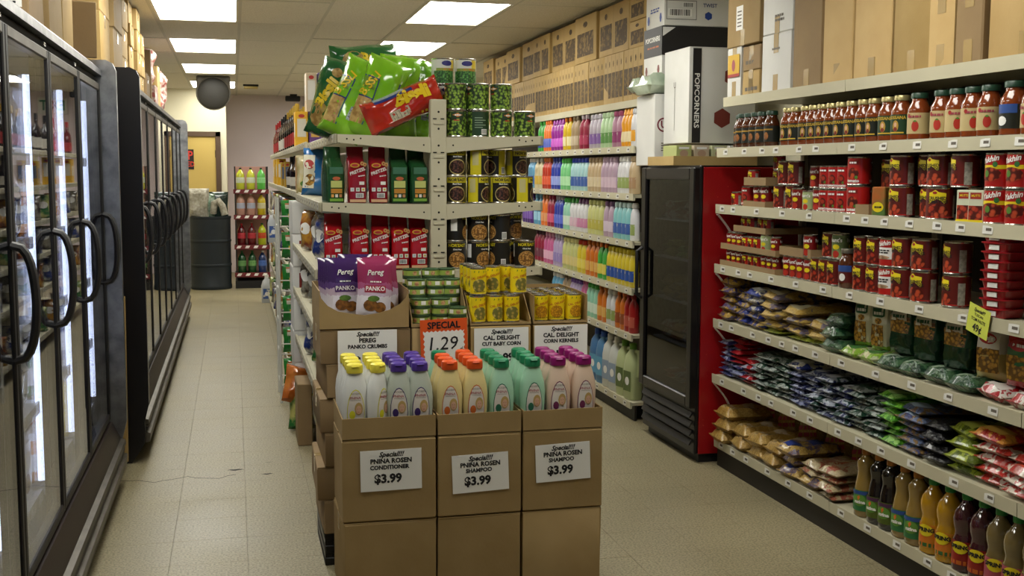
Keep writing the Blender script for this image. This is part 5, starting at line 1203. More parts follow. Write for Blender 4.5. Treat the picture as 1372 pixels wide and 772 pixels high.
jb = {'amber': juice('a', '8a7038', 'b07028', 'neck', mat('jl_green', '2c6a3a', .4), mat('jl_blue', '2c4a8a', .4), 1), 'black': juice('b', '120c0e', 'b07028', 'neck', mat('jl_olive', '4c5a1c', .4), mat('jl_purple', '4a2448', .4), 2),
      'orange': juice('c', 'a87c14', '2e8a3a', 'wave', mat('jl_orange', 'c8641c', .4, var=(20, 'b0801c')), mat('jl_dgreen', '2c5a2c', .4), 3), 'grape': juice('d', '3a141c', '2e8a3a', 'wave', mat('jl_red', '8c1c14', .4, var=(20, '6a1210')), mat('jl_orange2', 'b8601c', .4), 4), 'pink': juice('e', '6a5a34', '2e8a3a', 'wave', mat('jl_pink', 'a04454', .4), mat('jl_pink2', 'c07a80', .4), 5)}
for y, k, d in ((4.13, 'amber', 'cloudy amber juice bottle with slim neck'), (4.03, 'black', 'black grape juice bottle with slim neck'), (3.945, 'black', 'black grape juice bottle with slim neck'), (3.85, 'amber', 'cloudy amber juice bottle with slim neck'), (3.76, 'amber', 'cloudy amber juice bottle with slim neck'), (3.66, 'orange', 'orange juice bottle with green cap'), (3.56, 'orange', 'orange juice bottle with green cap'), (3.46, 'grape', 'dark red juice bottle with green cap'), (3.365, 'grape', 'dark red juice bottle with green cap'), (3.275, 'pink', 'pink-label juice bottle with green cap'), (3.185, 'pink', 'pink-label juice bottle with green cap'), (3.09, 'pink', 'pink-label juice bottle with green cap')):
    put(jb[k], (XF+.04, y, Z7+.0005), (0, 0, ROTR+random.uniform(.35, .75)), d, -y, 'from the red cooler', 'juice bottles on the bottom shelf', (1.2, 1.2, .96))
# ================================================================ cartons on the top of the right shelf unit
card4 = mat('cardboard_light', 'c4a671', .72, var=(5, 'b89963', .3, .7), bump=(90, .05))
def tcart(y0, y1, h, m, z, desc, seed, x=2.505, d_=.4, tp=tape, prints=None):
    K = carton(y1-y0-.006, d_, h, m, seed, tp, prints, tape_side=True)
    o = put(K, (x+d_/2, (y0+y1)/2, z+.0005), (0, 0, ROTR+rnd(seed).uniform(-.012, .012))); o['label'] = desc; o['group'] = 'cartons on the right shelf top'; return o
ZT1 = RZ[0]
def p_small(p):
    p.flat(rect(.14, .11), flatfn(0, -.205, .16), mat('print_box_yellow', 'c8a01c', .5)); p.flat(ell(.04, .06), flatfn(0, -.206, .16), mat('print_red', '98404a', .5)); p.flat(rect(.14, .016), flatfn(0, -.2055, .11), bnd)
tcart(5.37, 5.54, .25, whitecard, ZT1, 'small white carton with yellow picture at the shelf end', 200, prints=p_small, d_=.4)
tcart(5.16, 5.36, .12, card2, ZT1, 'small tan lettered carton, lower of two beside white cartons', 201, prints=cprint([(1, .03, 0, .03, -.2)])); tcart(5.16, 5.36, .12, card3, ZT1+.121, 'small tan lettered carton, upper of two beside white cartons', 202, prints=cprint([(1, .03, 0, .04, -.2)]))
def p_lab(p):
    p.flat(rect(.08, .12), flatfn(-.04, -.201, .14), paper); 
    for q in range(5): p.flat(rect(.05, .006), flatfn(-.04, -.2018, .10+q*.018), inkgrey)
    for q in range(4): p.flat(rect(.08, .004), flatfn(-.04, -.2018, .24+q*.012), inkgrey)
tcart(5.165, 5.545, .44, card, ZT1+.252, 'tall brown carton with white label on the small end cartons', 203, prints=p_lab, x=2.50)
tcart(4.85, 5.145, .27, whitecard, ZT1, 'lower white carton on the right shelf top', 204, prints=cprint([(1, .016, 0, .2, -.2)])); tcart(4.84, 5.145, .3, whitecard, ZT1+.272, 'upper white carton on the right shelf top', 205, prints=cprint([(2, .02, .02, .07, -.2)]))
for y0, y1, h, m, dsc, sd in ((4.56, 4.83, .48, card3, 'battered brown carton, first past the white cartons', 206), (4.31, 4.555, .49, card4, 'torn brown carton with taped seam, second past white cartons', 207), (4.02, 4.30, .5, card4, 'smooth brown carton, third past the white cartons', 208), (3.76, 4.01, .5, card2, 'brown carton with diagonal tape, fourth past white cartons', 209)): tcart(y0, y1, h, m, ZT1, dsc, sd)
tcart(3.60, 3.755, .28, card4, ZT1, 'narrow brown carton, left of a pair', 210, x=2.49); tcart(3.44, 3.597, .28, card3, ZT1, 'narrow brown carton, right of a pair', 211, x=2.49); tcart(3.44, 3.755, .2, card2, ZT1+.281, 'wide carton resting on the narrow pair', 212, x=2.48); tcart(3.06, 3.43, .5, card4, ZT1, 'large smooth brown carton at the photo edge', 213, prints=cprint([(1, .02, .05, .42, -.2)], bnd))

# ================================================================ black and red drink cooler
CX0, CX1, CY0, CY1, CH = 2.37, 2.98, 5.60, 6.40, 1.605
cl = empty('drink_cooler', (CX0, CY0, 0), (0, 0, 0), 'tall black drink cooler with red side and glass door', 'cooler')
def CP(name, mb, par=None):
    o = obj(name, mb, par or cl)
    if par is None: o.location = (-CX0, -CY0, 0)
    return o
c = MB(); c.box(CX0+.03, CX1, CY0+.012, CY0+.05, .06, CH, blackm); c.box(CX0+.03, CX1, CY1-.04, CY1, .06, CH, blackm); c.box(CX1-.04, CX1, CY0+.05, CY1-.04, .06, CH, blackm); c.box(CX0+.03, CX1, CY0+.05, CY1-.04, CH-.06, CH, blackm); c.box(CX0+.03, CX1, CY0+.05, CY1-.04, .06, .30, blackm); CP('cabinet', c)
CP('side_panel', MB().box(CX0+.04, CX1, CY0, CY0+.012, .05, CH-.01, redm, .002)); CP('corner_trim', MB().box(CX0+.02, CX0+.04, CY0-.002, CY0+.02, .05, CH, blackm, .006)); CP('base', MB().box(CX0+.05, CX1, CY0+.02, CY1-.02, 0, .06, black))
f = MB(); f.box(CX0-.012, CX0+.028, CY0+.005, CY0+.07, .30, CH-.01, blackm, .006); f.box(CX0-.012, CX0+.028, CY1-.07, CY1, .30, CH-.01, blackm, .006); f.box(CX0-.012, CX0+.028, CY0+.07, CY1-.07, CH-.08, CH-.01, blackm, .006); f.box(CX0-.012, CX0+.028, CY0+.07, CY1-.07, .30, .36, blackm, .006)
dr = CP('door', f); obj('glass', MB().box(CX0+.002, CX0+.008, CY0+.07, CY1-.07, .36, CH-.08, glassmat('cooler_glass', 'a9adb2', 1.4)), dr)
obj('handle', MB().tube([(CX0-.012, CY1-.03, .82), (CX0-.045, CY1-.03, .84), (CX0-.045, CY1-.03, 1.10), (CX0-.012, CY1-.03, 1.12)], .011, black, 8), dr)
for q in range(4): CP('vent_slat', MB().prism([(CX0-.004, .095+q*.05), (CX0+.012, .125+q*.05), (CX0+.02, .125+q*.05), (CX0+.004, .095+q*.05)], lambda a, b, t: (a, t, b), CY0+.03, CY1-.03, black))
CP('vent_frame', MB().box(CX0+.02, CX0+.03, CY0+.005, CY1, .05, .3, blackm))
CS = (.36, .60, .84, 1.08, 1.30)
for z in CS[1:]:
    CP('shelf', MB().box(CX0+.06, CX1-.05, CY0+.055, CY1-.045, z-.008, z, shelfwire))
for si, (z, ks) in enumerate(zip(CS, (('navy', 'red'), ('redyel', 'redw'), ('rice', 'noodle'), ('green', 'oliveg'), ('red', 'redw')))):
    for q in range(4):
        for t in range(2): put(PB[ks[q % 2]], (CX0+.21, CY0+.14+q*.155, z+.001+t*(HT[ks[q % 2]]+.001)), (0, 0, 0), '%s in the cooler, shelf %s, %s layer' % (DESC[ks[q % 2]], ('one', 'two', 'three', 'four', 'five')[si], ordw(t)), -q, 'from far side', 'packs inside the cooler')
# --- things standing on the cooler
pt = mat('pastel_pack', 'b4b888', .4, var=(14, 'c9c6b4', .4, .6))
tr = tray(.5, .40, .05, .05, card2, .05); o = put(tr, (2.60, 6.08, CH+.001)); o['label'] = 'low cardboard tray of pastel boxes on the cooler'
for q in range(4):
    b = MB().box(-.045, .045, -.1, .1, 0, .105, mat('pastel_box_%d' % q, ('a9b070', 'b8a890', 'b2b48c', 'c8c7bf')[q], .45), .002); p = MB(); p.flat(ell(.05, .04), flatfn(0, -.1008, .06), mat('pastel_pic', 'a88a74', .5)); p.flat(rect(.06, .012), flatfn(0, -.1008, .09), paper)
    o = put(Kind('food_box', 'box', b, [('print', p, -1)]), (2.415+q*.105, 5.99, CH+.006)); o['label'] = ('olive green small box at the left of the cooler tray', 'beige small box, second in the cooler tray', 'pale green small box, third in the cooler tray', 'grey-white small box, last in the cooler tray')[q]; o['group'] = 'pastel boxes on the cooler'
hexm = mat('print_hex_red', '6e2a20', .5); hexb = mat('print_hex_blue', '24408c', .5); pblack = mat('print_black_band', '1d1b1c', .5)
def hexa(p, cx, cz, r, m, y): p.flat([(r*math.cos(math.pi/3*k+.5), r*math.sin(math.pi/3*k+.5)) for k in range(6)], flatfn(cx, y, cz), m)
def sidefn(x): return lambda a, b: (x, -a, b)            # left (-x) face: reads left to right going towards -y
def pp1(p):
    y = -.1915
    p.flat(rect(.05, .52), flatfn(-.155, y, .262), pblack); p.text('POPCORNERS', .048, paper, lambda a, b: (-.155+b*.85, y-.0006, .235-a), .02)
    hexa(p, .06, .37, .055, hexm, y); hexa(p, .0, .14, .055, hexm, y)
    p.text('U', .05, inkgrey, lambda a, b: (-.2015, .02-a, .33+b)); p.flat(rect(.004, .25), lambda a, b: (-.2012, .02+a, .2+b), inkgrey)
P1 = carton(.40, .38, .53, whitecard, 230, None, pp1, name='popcorn_carton'); o = put(P1, (2.665, 6.145, CH+.125), (0, 0, 0)); o['label'] = 'large white POPCORNERS carton standing on the cooler boxes'
def pu(p):
    y = -.151; p.flat(ell(.085, .085, 20), flatfn(-.15, y, .24), mat('print_maroon', '6a1c2c', .5)); p.flat(ell(.066, .066, 20), flatfn(-.15, y-.0005, .24), whitecard); p.text('U', .06, mat('print_maroon', '6a1c2c', .5), flatfn(-.15, y-.001, .24), .03)
    for q in range(4): p.flat(rect(.05, .006), flatfn(-.14, y, .09+q*.014), inkgrey)
UCAR = carton(.42, .3, .42, whitecard, 231, None, pu, flaps=True, name='white_carton'); o = put(UCAR, (2.625, 6.505, CH+.001)); o['label'] = 'white carton with circled U mark at the cooler far end'
B = Bag(.3, .42, .12, 77, .2, lie=True); obj('plastic_bag', B.mesh(mat('clear_green_bag', 'b8c2ae', .2, coat=.6, bump=(20, .5), var=(8, '8fa08c')), 10, 14), None, (2.56, 6.50, CH+.423), (0, 0, .1), label='crumpled clear plastic bag on the white U carton', cat='bag')
def pp2(p):
    y = -.151
    p.flat(rect(.42, .17), flatfn(0, y, .235), pblack)
    x = -.2115; p.flat(rect(.3, .17), lambda a, b: (x, a, .235+b), pblack); p.text('POPCORNERS', .04, paper, lambda a, b: (x-.0008, -a*.95, .25+b), .03); p.bars(1, .2, .016, mat('print_orange', 'b8602c', .5), lambda a, b: (x-.0008, -a, .205+b))
    for q in (-.1, .1): p.flat([(.02*math.cos(math.pi/3*k), .03*math.sin(math.pi/3*k)) for k in range(6)], lambda a, b: (x-.0004, q+a, .07+b), hexm)
P2c = carton(.42, .3, .32, whitecard, 232, None, pp2, name='popcorn_carton'); o = put(P2c, (2.675, 6.53, CH+.50)); o['label'] = 'POPCORNERS carton with black band above the U carton'
def pp3(p):
    y = -.151; p.flat(rect(.42, .06), flatfn(0, y, .2), pblack); p.flat(rect(.19, .11), flatfn(-.1, y, .09), ink); p.flat(rect(.184, .104), flatfn(-.1, y-.0005, .09), whitecard); barcode(p, -.11, y-.001, .075, .15, .045); barcode(p, -.06, y-.001, .12, .07, .03); p.text('TWIST', .03, navy, flatfn(.08, y, .12), .02); hexa(p, .07, .06, .025, hexb, y)
    x = -.2115; p.bars(2, .16, .03, hexb, lambda a, b: (x, -a, .1+b))
    for q in (-.1, .1): p.flat([(.018*math.cos(math.pi/3*k), .03*math.sin(math.pi/3*k)) for k in range(6)], lambda a, b: (x, q+a, .05+b), hexb)
P3 = carton(.42, .3, .235, whitecard, 233, None, pp3, name='popcorn_carton'); o = put(P3, (2.68, 6.52, CH+.822)); o['label'] = 'white and black TWIST carton, topmost on the cooler'
# ================================================================ wall shelf of cleaning bottles
XW = 2.40; WZ = (2.012, 1.725, 1.43, 1.136, .84, .55, .12); WY0, WY1 = 6.66, 11.7
wu = empty('shelving_unit', (XW, WY0, 0), (0, 0, 0), 'cream wall shelf unit full of cleaning bottles behind the cooler', 'shelf unit')
def WP_(name, mb, par=None):
    o = obj(name, mb, par or wu)
    if par is None: o.location = (-XW, -WY0, 0)
    return o
WP_('back_panel', MB().box(2.86, 2.88, WY0, WY1, .1, 2.0, mat('back_panel_shaded'))); WP_('kick_plate', MB().box(XW+.03, XW+.045, WY0, WY1, 0, .1, mat('kick_plate_black')))
for i, z in enumerate(WZ):
    s = MB(); x0 = XW+(.03 if i == 0 else 0); s.box(x0+.008, 2.86, WY0, WY1, z-.022, z-.002, cream); s.prism([(x0, z-.04), (x0+.012, z-.04), (x0+.016, z-.002), (x0+.004, z+.004), (x0-.002, z+.004)], lambda u, v, q: (u, q, v), WY0, WY1, cream); sh = WP_('shelf', s)
    if i:
        y = WY0+.1
        while y < 9.6: obj('price_tag', tagt, sh, (x0-.0015, y, z-.018), (0, .06, 0)); y += .19
def cleaner(c, cap, shape, labc):
    m = mat('bottle_'+c, c, .3, coat=.35); lm = mat('bottle_label_'+labc, labc, .4, var=(22, 'c8c4bc', .55, .6)); cm = mat('bottle_cap_'+cap, cap, .4)
    if shape == 0: prof = [(.034, 0), (.038, .006), (.039, .1), (.036, .13), (.037, .16), (.03, .19), (.016, .212), (.014, .222)]; cp = [(.016, .22), (.017, .222), (.015, .25), (.01, .253)]; sc_ = (1, .72)
    elif shape == 1: prof = [(.036, 0), (.041, .006), (.042, .12), (.038, .17), (.026, .2), (.02, .21)]; cp = [(.022, .208), (.023, .21), (.022, .235), (.015, .242)]; sc_ = (1, .66)
    else: prof = [(.03, 0), (.036, .005), (.041, .05), (.034, .12), (.039, .16), (.03, .2), (.017, .22)]; cp = [(.019, .218), (.02, .22), (.012, .255), (.006, .262)]; sc_ = (1, .75)
    return bottle('cleaner_bottle', prof, m, cp, cm, sc_[0], sc_[1], ((.035, .105, lm, -38, 38),), n=14)
CB = {}
CNAME = {'3c9a3c': 'green', 'd8702a': 'orange', '8c1f8c': 'purple', 'c8a81c': 'yellow', '9a8466': 'tan', '8c1a3c': 'crimson', 'a9a0ae': 'grey lilac', 'a8c89a': 'pale green', 'a87a92': 'mauve', 'd8941c': 'amber', 'c8c8cc': 'white', '5a9ac0': 'light blue', 'c8bc98': 'cream', 'b0301c': 'red', '24389a': 'blue', '6cb878': 'mint', '9ac0c4': 'pale teal', 'b09a78': 'beige', 'a890a4': 'lilac pink', '4a2a7a': 'violet', 'b6b878': 'pale yellow', '7ab4b8': 'aqua', 'b85a8c': 'pink', 'a898c0': 'lavender', 'c8b42c': 'bright yellow', 'c46a1c': 'deep orange', '2f6ab0': 'cobalt', '98181c': 'dark red', '8ac0a8': 'sea green'}
def cb(c, cap='d8d6d2', shape=0, labc='c8c6d8'):
    k = (c, cap, shape)
    if k not in CB: CB[k] = cleaner(c, cap, shape, labc)
    return CB[k]
SHN = ('top', 'second', 'third', 'fourth', 'fifth')
runs = [  # shelf, colour, cap, shape, label colour, y far, y near
 (1, '3c9a3c', '3c9a3c', 0, '2c50a0', 9.0, 8.9), (1, 'd8702a', 'd8702a', 0, '5a6ac0', 8.82, 8.7), (1, '8c1f8c', '8c1f8c', 2, 'c05ac0', 8.60, 8.36), (1, 'c8a81c', 'c46a1c', 0, 'd8d0a0', 8.28, 8.17), (1, '9a8466', '7a6a50', 0, 'b8a890', 8.06, 7.98), (1, '8c1a3c', 'b8a8b0', 0, 'a83a5a', 7.85, 7.76), (1, 'a9a0ae', 'c8c2cc', 1, '7a5a9a', 7.62, 7.45), (1, 'a8c89a', 'b8d0a8', 1, '5a8a4a', 7.36, 7.20), (1, 'a87a92', '9a4a6a', 1, '8a3a6a', 7.12, 7.02), (1, 'd8941c', 'd8941c', 2, 'd8c8a0', 6.94, 6.82), (1, 'c8c8cc', 'c8c8cc', 1, 'd89a2c', 6.76, 6.74),
 (2, '5a9ac0', 'd8d6d2', 0, '3c6ab0', 9.32, 9.2), (2, 'c8bc98', 'd8d6d2', 0, 'c8a84a', 9.1, 8.98), (2, 'b0301c', 'd8702a', 0, 'd85a3c', 8.86, 8.72), (2, '24389a', '24389a', 0, '8c9ad8', 8.6, 8.44), (2, '6cb878', '3c9a3c', 1, 'a8d8a8', 8.33, 8.18), (2, '9ac0c4', '24389a', 1, '3c5a9a', 8.06, 7.74), (2, 'b09a78', '9a8466', 1, 'c8b898', 7.65, 7.42), (2, 'a890a4', 'a890a4', 1, 'c8b0c0', 7.34, 7.12), (2, 'c8c8cc', 'd8d6d2', 1, '8a9a5a', 7.0, 6.86), (2, 'b09a78', 'b09a78', 1, '9a7a5a', 6.78, 6.74),
 (3, '4a2a7a', '4a2a7a', 0, '7a5ab0', 9.5, 9.26), (3, '5a9ac0', '5a9ac0', 0, '9ac8e0', 9.12, 9.0), (3, 'd8702a', 'b0704a', 0, 'd89a6a', 8.9, 8.8), (3, '8c1a3c', '8c1a3c', 0, 'c85a7a', 8.7, 8.62), (3, '24389a', 'a9a0ae', 0, '5a6ac8', 8.5, 8.36), (3, '8ac0a8', '3c9a3c', 1, 'c8d8c8', 8.25, 8.17), (3, 'c8c8cc', '3c9a3c', 2, 'c8a8b8', 8.08, 7.98), (3, 'c8c8cc', '6a3a6a', 2, 'b87a9a', 7.9, 7.74), (3, 'b6b878', 'b6b878', 1, 'a8a04a', 7.64, 7.38), (3, 'a890a4', '7a5a7a', 1, 'c8b8c8', 7.28, 7.18), (3, '7ab4b8', 'b8d0d0', 1, '3c5a9a', 7.08, 6.84), (3, 'c8c8cc', 'd8d6d2', 1, '9a7a9a', 6.75, 6.74),
 (4, '8c1a3c', '4a2a3a', 0, '6a3a4a', 9.1, 8.9), (4, 'b85a8c', 'c88aa8', 0, 'd8a8c0', 8.8, 8.62), (4, 'a898c0', 'c8c0d8', 0, '8a7ab0', 8.52, 8.36), (4, 'b6b878', 'd8d090', 1, 'c8b87a', 8.26, 7.98), (4, 'c8b42c', 'b0301c', 1, 'd8c85a', 7.88, 7.78), (4, 'c46a1c', 'c46a1c', 0, 'd8a85a', 7.68, 7.48), (4, '3c9a3c', 'd8702a', 0, 'd8c85a', 7.4, 7.3), (4, 'c8b42c', 'c8b42c', 1, '2c50a0', 7.2, 6.76),
 (5, '5a9ac0', 'd8d6d2', 1, '7ab4d8', 8.55, 8.36), (5, '9a8466', '7a6a50', 0, 'b8a890', 8.26, 8.16), (5, 'a898c0', '6a4a9a', 1, 'c8b8d8', 8.06, 7.86), (5, 'b85a8c', 'b85a8c', 0, 'd8a8c0', 7.78, 7.72), (5, '8ac0a8', '3c9a3c', 1, 'c8d8c8', 7.64, 7.48), (5, 'c46a1c', 'c46a1c', 0, 'd8a85a', 7.4, 7.3), (5, 'c8c8cc', 'd8d6d2', 1, 'b8a88a', 7.2, 7.1), (5, 'c46a1c', 'd8702a', 0, '8c4a2a', 7.02, 6.92), (5, '98181c', '98181c', 0, 'b85a4a', 6.84, 6.75)]
for (sh, c, cap, shp, lc, ya, yb) in runs:
    n = max(1, int(round((ya-yb)/.08))+1)
    for q in range(n):
        y = ya-(ya-yb)*q/max(1, n-1) if n > 1 else ya
        for rw in range(1):
            put(cb(c, cap, shp, lc), (XW+.05+rw*.09, y, WZ[sh]+.0005), (0, 0, ROTR+.35+random.uniform(-.15, .15)), '%s cleaning bottle on the %s bottle shelf' % (CNAME[c], SHN[sh-1]), -y, 'from the far end', 'cleaning bottles', (1, 1, .98 if shp < 2 else .93))
def jug(c, cap, labc, nm):
    m = mat('jug_'+c, c, .35, coat=.3); b = MB()
    b.loft([superloop(0, 0, z, a, d_, 4, 20) for z, a, d_ in ((0, .06, .038), (.01, .066, .043), (.2, .066, .043), (.26, .05, .036), (.29, .022, .022), (.3, .02, .02))], m)
    hd = MB().tube([(.035, 0, .285), (.062, 0, .29), (.075, 0, .25), (.072, 0, .17), (.06, 0, .14)], .012, m, 8)
    cp = MB().lathe([(.024, .298), (.024, .33), (.018, .335)], mat('bottle_cap_'+cap, cap, .4), 14); lb = MB(); lb.flat(rect(.09, .12), flatfn(0, -.0442, .11), mat('bottle_label_'+labc, labc, .4)); lb.flat(ell(.05, .05), flatfn(0, -.0448, .11), paper)
    return Kind('detergent_jug', 'jug', b, [('handle', hd, -1), ('cap', cp, -1), ('label', lb, -1)])
for y, c, cap, lc, d in ((7.5, '3c6a9a', '2c50a0', '5a9ac0', 'blue'), (7.36, '4a7aa8', '2c50a0', '5a9ac0', 'blue'), (7.22, 'c4c6c2', 'd8d6d2', '8a9ab0', 'white'), (7.08, 'c4c6c2', 'd8d6d2', '8a9ab0', 'white'), (6.93, 'b2bc8c', '6a9a3c', '5a6a3c', 'pale green'), (6.78, 'b2bc8c', '6a9a3c', '5a6a3c', 'pale green')):
    put(jug(c, cap, lc, d), (XW+.06, y, WZ[6]+.0005), (0, 0, ROTR+.2), d+' detergent jug on the lowest bottle shelf', -y, 'from the far end', 'detergent jugs', (.98, 1, 1.08))
# --- cartons above the bottle shelves
dkp = mat('carton_dark_print', '4c3c26', .75, var=(38, '7d6438', .52, .6))
def pcols(w_, h_, n, d_):
    def f(p):
        for q in range(n):
            cx = -w_/2+w_*(q+.5)/n; p.flat(rect(w_/n*.78, h_*.5), flatfn(cx, -d_/2-.0012, h_*.38), dkp); p.flat(ell(w_/n*.22, h_*.13, 8), flatfn(cx, -d_/2-.0012, h_*.8), dkp)
            if q: p.flat(rect(.003, h_*.96), flatfn(-w_/2+w_*q/n, -d_/2-.0012, h_*.5), brownink)
    return f
y = 6.68; k = 0
while y < 11.5:
    w_ = (.36, .40, .34)[k % 3]; K = carton(w_-.006, .32, .335, card2, 260+k, None, pcols(w_-.006, .335, 4 if w_ < .38 else 5, .32), flaps=False)
    o = put(K, (2.62, y+w_/2, WZ[0]+.0005), (0, 0, ROTR+rnd(k).uniform(-.01, .01)), 'tan carton with rows of dark print, lower layer by the ceiling', y, 'from the cooler', 'cartons above the bottle shelves'); y += w_+.002; k += 1
y = 6.70; k = 0
for w_, h_, n in ((.3, .17, 1), (.62, .33, 2), (.5, .33, 1), (.70, .325, 2), (.5, .32, 2), (.45, .325, 1), (.5, .31, 1), (.55, .3, 2), (.45, .31, 1)):
    d_ = .34 if k else .3; K = carton(w_-.006, d_, h_, card2, 300+k, None, pcols(w_-.006, h_, n, d_), flaps=False)
    put(K, (2.63+(.02 if k % 2 else 0), y+w_/2, WZ[0]+.3365), (0, 0, ROTR), 'tan carton with large dark print, upper layer by the ceiling', y, 'from the cooler', 'cartons above the bottle shelves')
    if k == 0: put(carton(.29, .28, .16, card2, 330, None, pcols(.29, .16, 1, .28), flaps=False), (2.62, 6.85, WZ[0]+.3365+.171), (0, 0, ROTR), 'small dark-print carton squeezed under the ceiling')
    y += w_+.003; k += 1
# ================================================================ far end of the gondola, along the left aisle
fg = empty('gondola_shelf_unit', (.65, 7.0, 0), (0, 0, 0), 'far gondola of bottles and boxes along the left aisle', 'shelf unit')
def FP(name, mb, par=None):
    o = obj(name, mb, par or fg)
    if par is None: o.location = (-.65, -7.0, 0)
    return o
FL = (1.735, 1.425, 1.12, .83, .53, .14); FXL = (.44, .41, .40, .40, .40, .38)
for k, z in enumerate(FL):
    s = MB(); y0 = 7.0 if k < 2 else 8.6
    s.box(FXL[k], XG-.014, y0, 13.6, z-.022, z-.002, cream); s.box(FXL[k]-.014, FXL[k], y0, 13.6, z-.036, z+.008, creamd, .003); sh = FP('shelf', s)
    y = y0+.15
    while y < 13.4: obj('price_tag', tagt, sh, (FXL[k]-.0155, y, z-.014)); y += .32
FP('upright', MB().box(XG-.03, XG+.03, 13.56, 13.6, 0, 1.9, cream))
def foodbox(w_, d_, h_, c, c2, words=None):
    b = MB().box(-w_/2, w_/2, -d_/2, d_/2, 0, h_, mat('foodbox_'+c, c, .45), .0015); p = MB()
    p.flat(rect(w_*.7, h_*.5), flatfn(0, -d_/2-.0008, h_*.55), mat('foodbox_p_'+c2, c2, .45)); p.flat(ell(w_*.5, h_*.1), flatfn(0, -d_/2-.0014, h_*.88), mat('print_badge_red', '9a2420', .5))
    p.flat(rect(d_*.6, h_*.4), lambda a, q: (-w_/2-.0008, a, h_*.5+q), mat('foodbox_p_'+c2))
    return Kind('food_box', 'box', b, [('print', p, -1)])
FBY = foodbox(.09, .2, .26, 'c99a16', 'bcb7ac'); FBP = foodbox(.085, .2, .255, '4a2468', 'b08a3c'); FBW = foodbox(.075, .2, .28, 'b4a48c', 'c4c2bd'); FBV = foodbox(.085, .2, .28, '5c4a78', 'bcbcc0'); FBT = foodbox(.07, .16, .24, '9a6a3c', 'c0a070'); FBB = foodbox(.05, .14, .22, 'a8841c', '4a5a7a')
zt = FL[0]+.0005
for K, x, y, z, d in ((FBY, .49, 8.55, zt, 'yellow and orange food box on the far gondola top'), (FBP, .585, 8.53, zt, 'purple food box on the far gondola top'), (FBW, .565, 8.56, zt+.262, 'beige tall box stacked highest on the far gondola'), (FBV, .655, 8.55, zt+.262, 'grey and violet tall box stacked highest beside the beige one'), (FBP, .68, 8.55, zt, 'second purple food box, half hidden on the far gondola'), (FBY, .44+.05, 13.2, FL[1]+.0005, 'yellow food box at the far end of the gondola')):
    o = put(K, (x, y, z)); o['label'] = d
def wine(c, cap, lc):
    return bottle('wine_bottle', [(.034, 0), (.037, .005), (.037, .15), (.034, .175), (.015, .215), (.013, .27)], mat('wine_'+c, c, .1, coat=.8), [(.0145, .25), (.015, .252), (.0145, .3), (.012, .302)], mat('wine_cap_'+cap, cap, .35, .4), labels=((.03, .11, mat('wine_label_'+lc, lc, .45), -100, 100),), n=14)
WN = [wine('0c0a0a', 'b8963a', '8a2a2a'), wine('140c0e', '1a1a1c', 'a8a49a'), wine('5a0f18', 'a01c20', '98242a')]
for k, y in enumerate((9.0, 9.3, 9.65, 10.0, 10.4, 10.8, 11.2, 11.7, 12.2, 12.7, 13.2)):
    kk = 0 if k < 5 else (1 if k < 8 else 2)
    put(WN[kk], (.49, y, zt), (0, 0, -.5), ('gold-capped dark bottle on the far gondola top', 'black-capped dark bottle on the far gondola top', 'red-capped bottle on the far gondola top')[kk], y, 'from the front', 'bottles on the far gondola', (1.15, 1.15, 1.15))
    if k < 6: put(WN[0], (.585, y+.05, zt), (0, 0, -.4), 'gold-capped dark bottle in the second row of the far gondola', y, 'from the front', 'bottles on the far gondola', (1.15, 1.15, 1.2))
z2 = FL[1]+.0005
def d_blue(B, p): B.patch(p, -.95, -.1, -.7, .7, mat('print_offwhite', 'c8c4b0', .4), 5, 8); B.blob(p, -.5, .3, .35, .2, mat('print_badge_red', '9a2420', .5), off=.002); B.blob(p, -.45, -.35, .4, .25, pas, off=.002)
def d_rice(B, p): B.txt(p, 'Rice', .05, ink, .1, .15, 0, .02, .003); B.blob(p, -.1, -.5, .6, .2, mat('print_leafgreen', '4c7a28', .5))
KBL = Kind('snack_bag', 'food bag', Bag(.17, .27, .09, 61).mesh(mat('film_sky_blue', '1f5f98', .2, coat=.6, bump=(18, .3))), [('print', (lambda m: (d_blue(Bag(.17, .27, .09, 61), m), m)[1])(MB()), -1)])
KRI = Kind('rice_bag', 'food bag', Bag(.17, .24, .09, 62).mesh(mat('film_cream_rice', 'c0ac62', .25, coat=.5, var=(14, 'd0c8a8'))), [('print', (lambda m: (d_rice(Bag(.17, .24, .09, 62), m), m)[1])(MB()), -1)])
put(KBL, (.46, 6.62, LV[1]+.001), (-.05, .05, -.2))['label'] = 'blue and white snack bag near the far shelf end'
put(KRI, (.47, 7.35, z2), (-.05, 0, -.1))['label'] = 'cream Rice bag with green picture, beside the blue bag'
put(FBT, (.45, 7.9, z2), (0, 0, 0))['label'] = 'tall brown patterned box beside the Rice bag'
for y in (8.9, 9.5): put(WN[1], (.47, y, z2), (0, 0, -.4), 'dark grape bottle on the second far shelf', y, 'from the front', 'grape bottles', (1.3, 1.3, .85))
for y in (10.2, 10.9): put(FBB, (.46, y, z2), (0, 0, 0), 'yellow and blue-grey box on the second far shelf', y, 'from the front')
for y in (11.7, 12.4): put(FBY, (.47, y, z2), (0, 0, 0), 'orange-yellow box deep on the second far shelf', y, 'from the front')
jugw = jug('bcbfc2', 'd8d6d2', '3c5a9a', 'white')
BG2 = [Bag(.16, .22, .08, 70+k, .12) for k in range(4)]
bgm = [mat('film_assorted_%d' % k, c, .25, coat=.6, bump=(20, .35), var=(14, c2, .42, .6)) for k, (c, c2) in enumerate((('23357a', 'b8b4a4'), ('a87a24', '6a2a1c'), ('2c6a34', 'b8b46a'), ('8a8474', '3a2a24')))]
KA = [Kind('snack_bag', 'food bag', B_.mesh(m, 7, 11), [('print', (lambda q: (B_.blob(q, 0, .1, .55, .3, paper), q)[1])(MB()), -1)]) for B_, m in zip(BG2, bgm)]
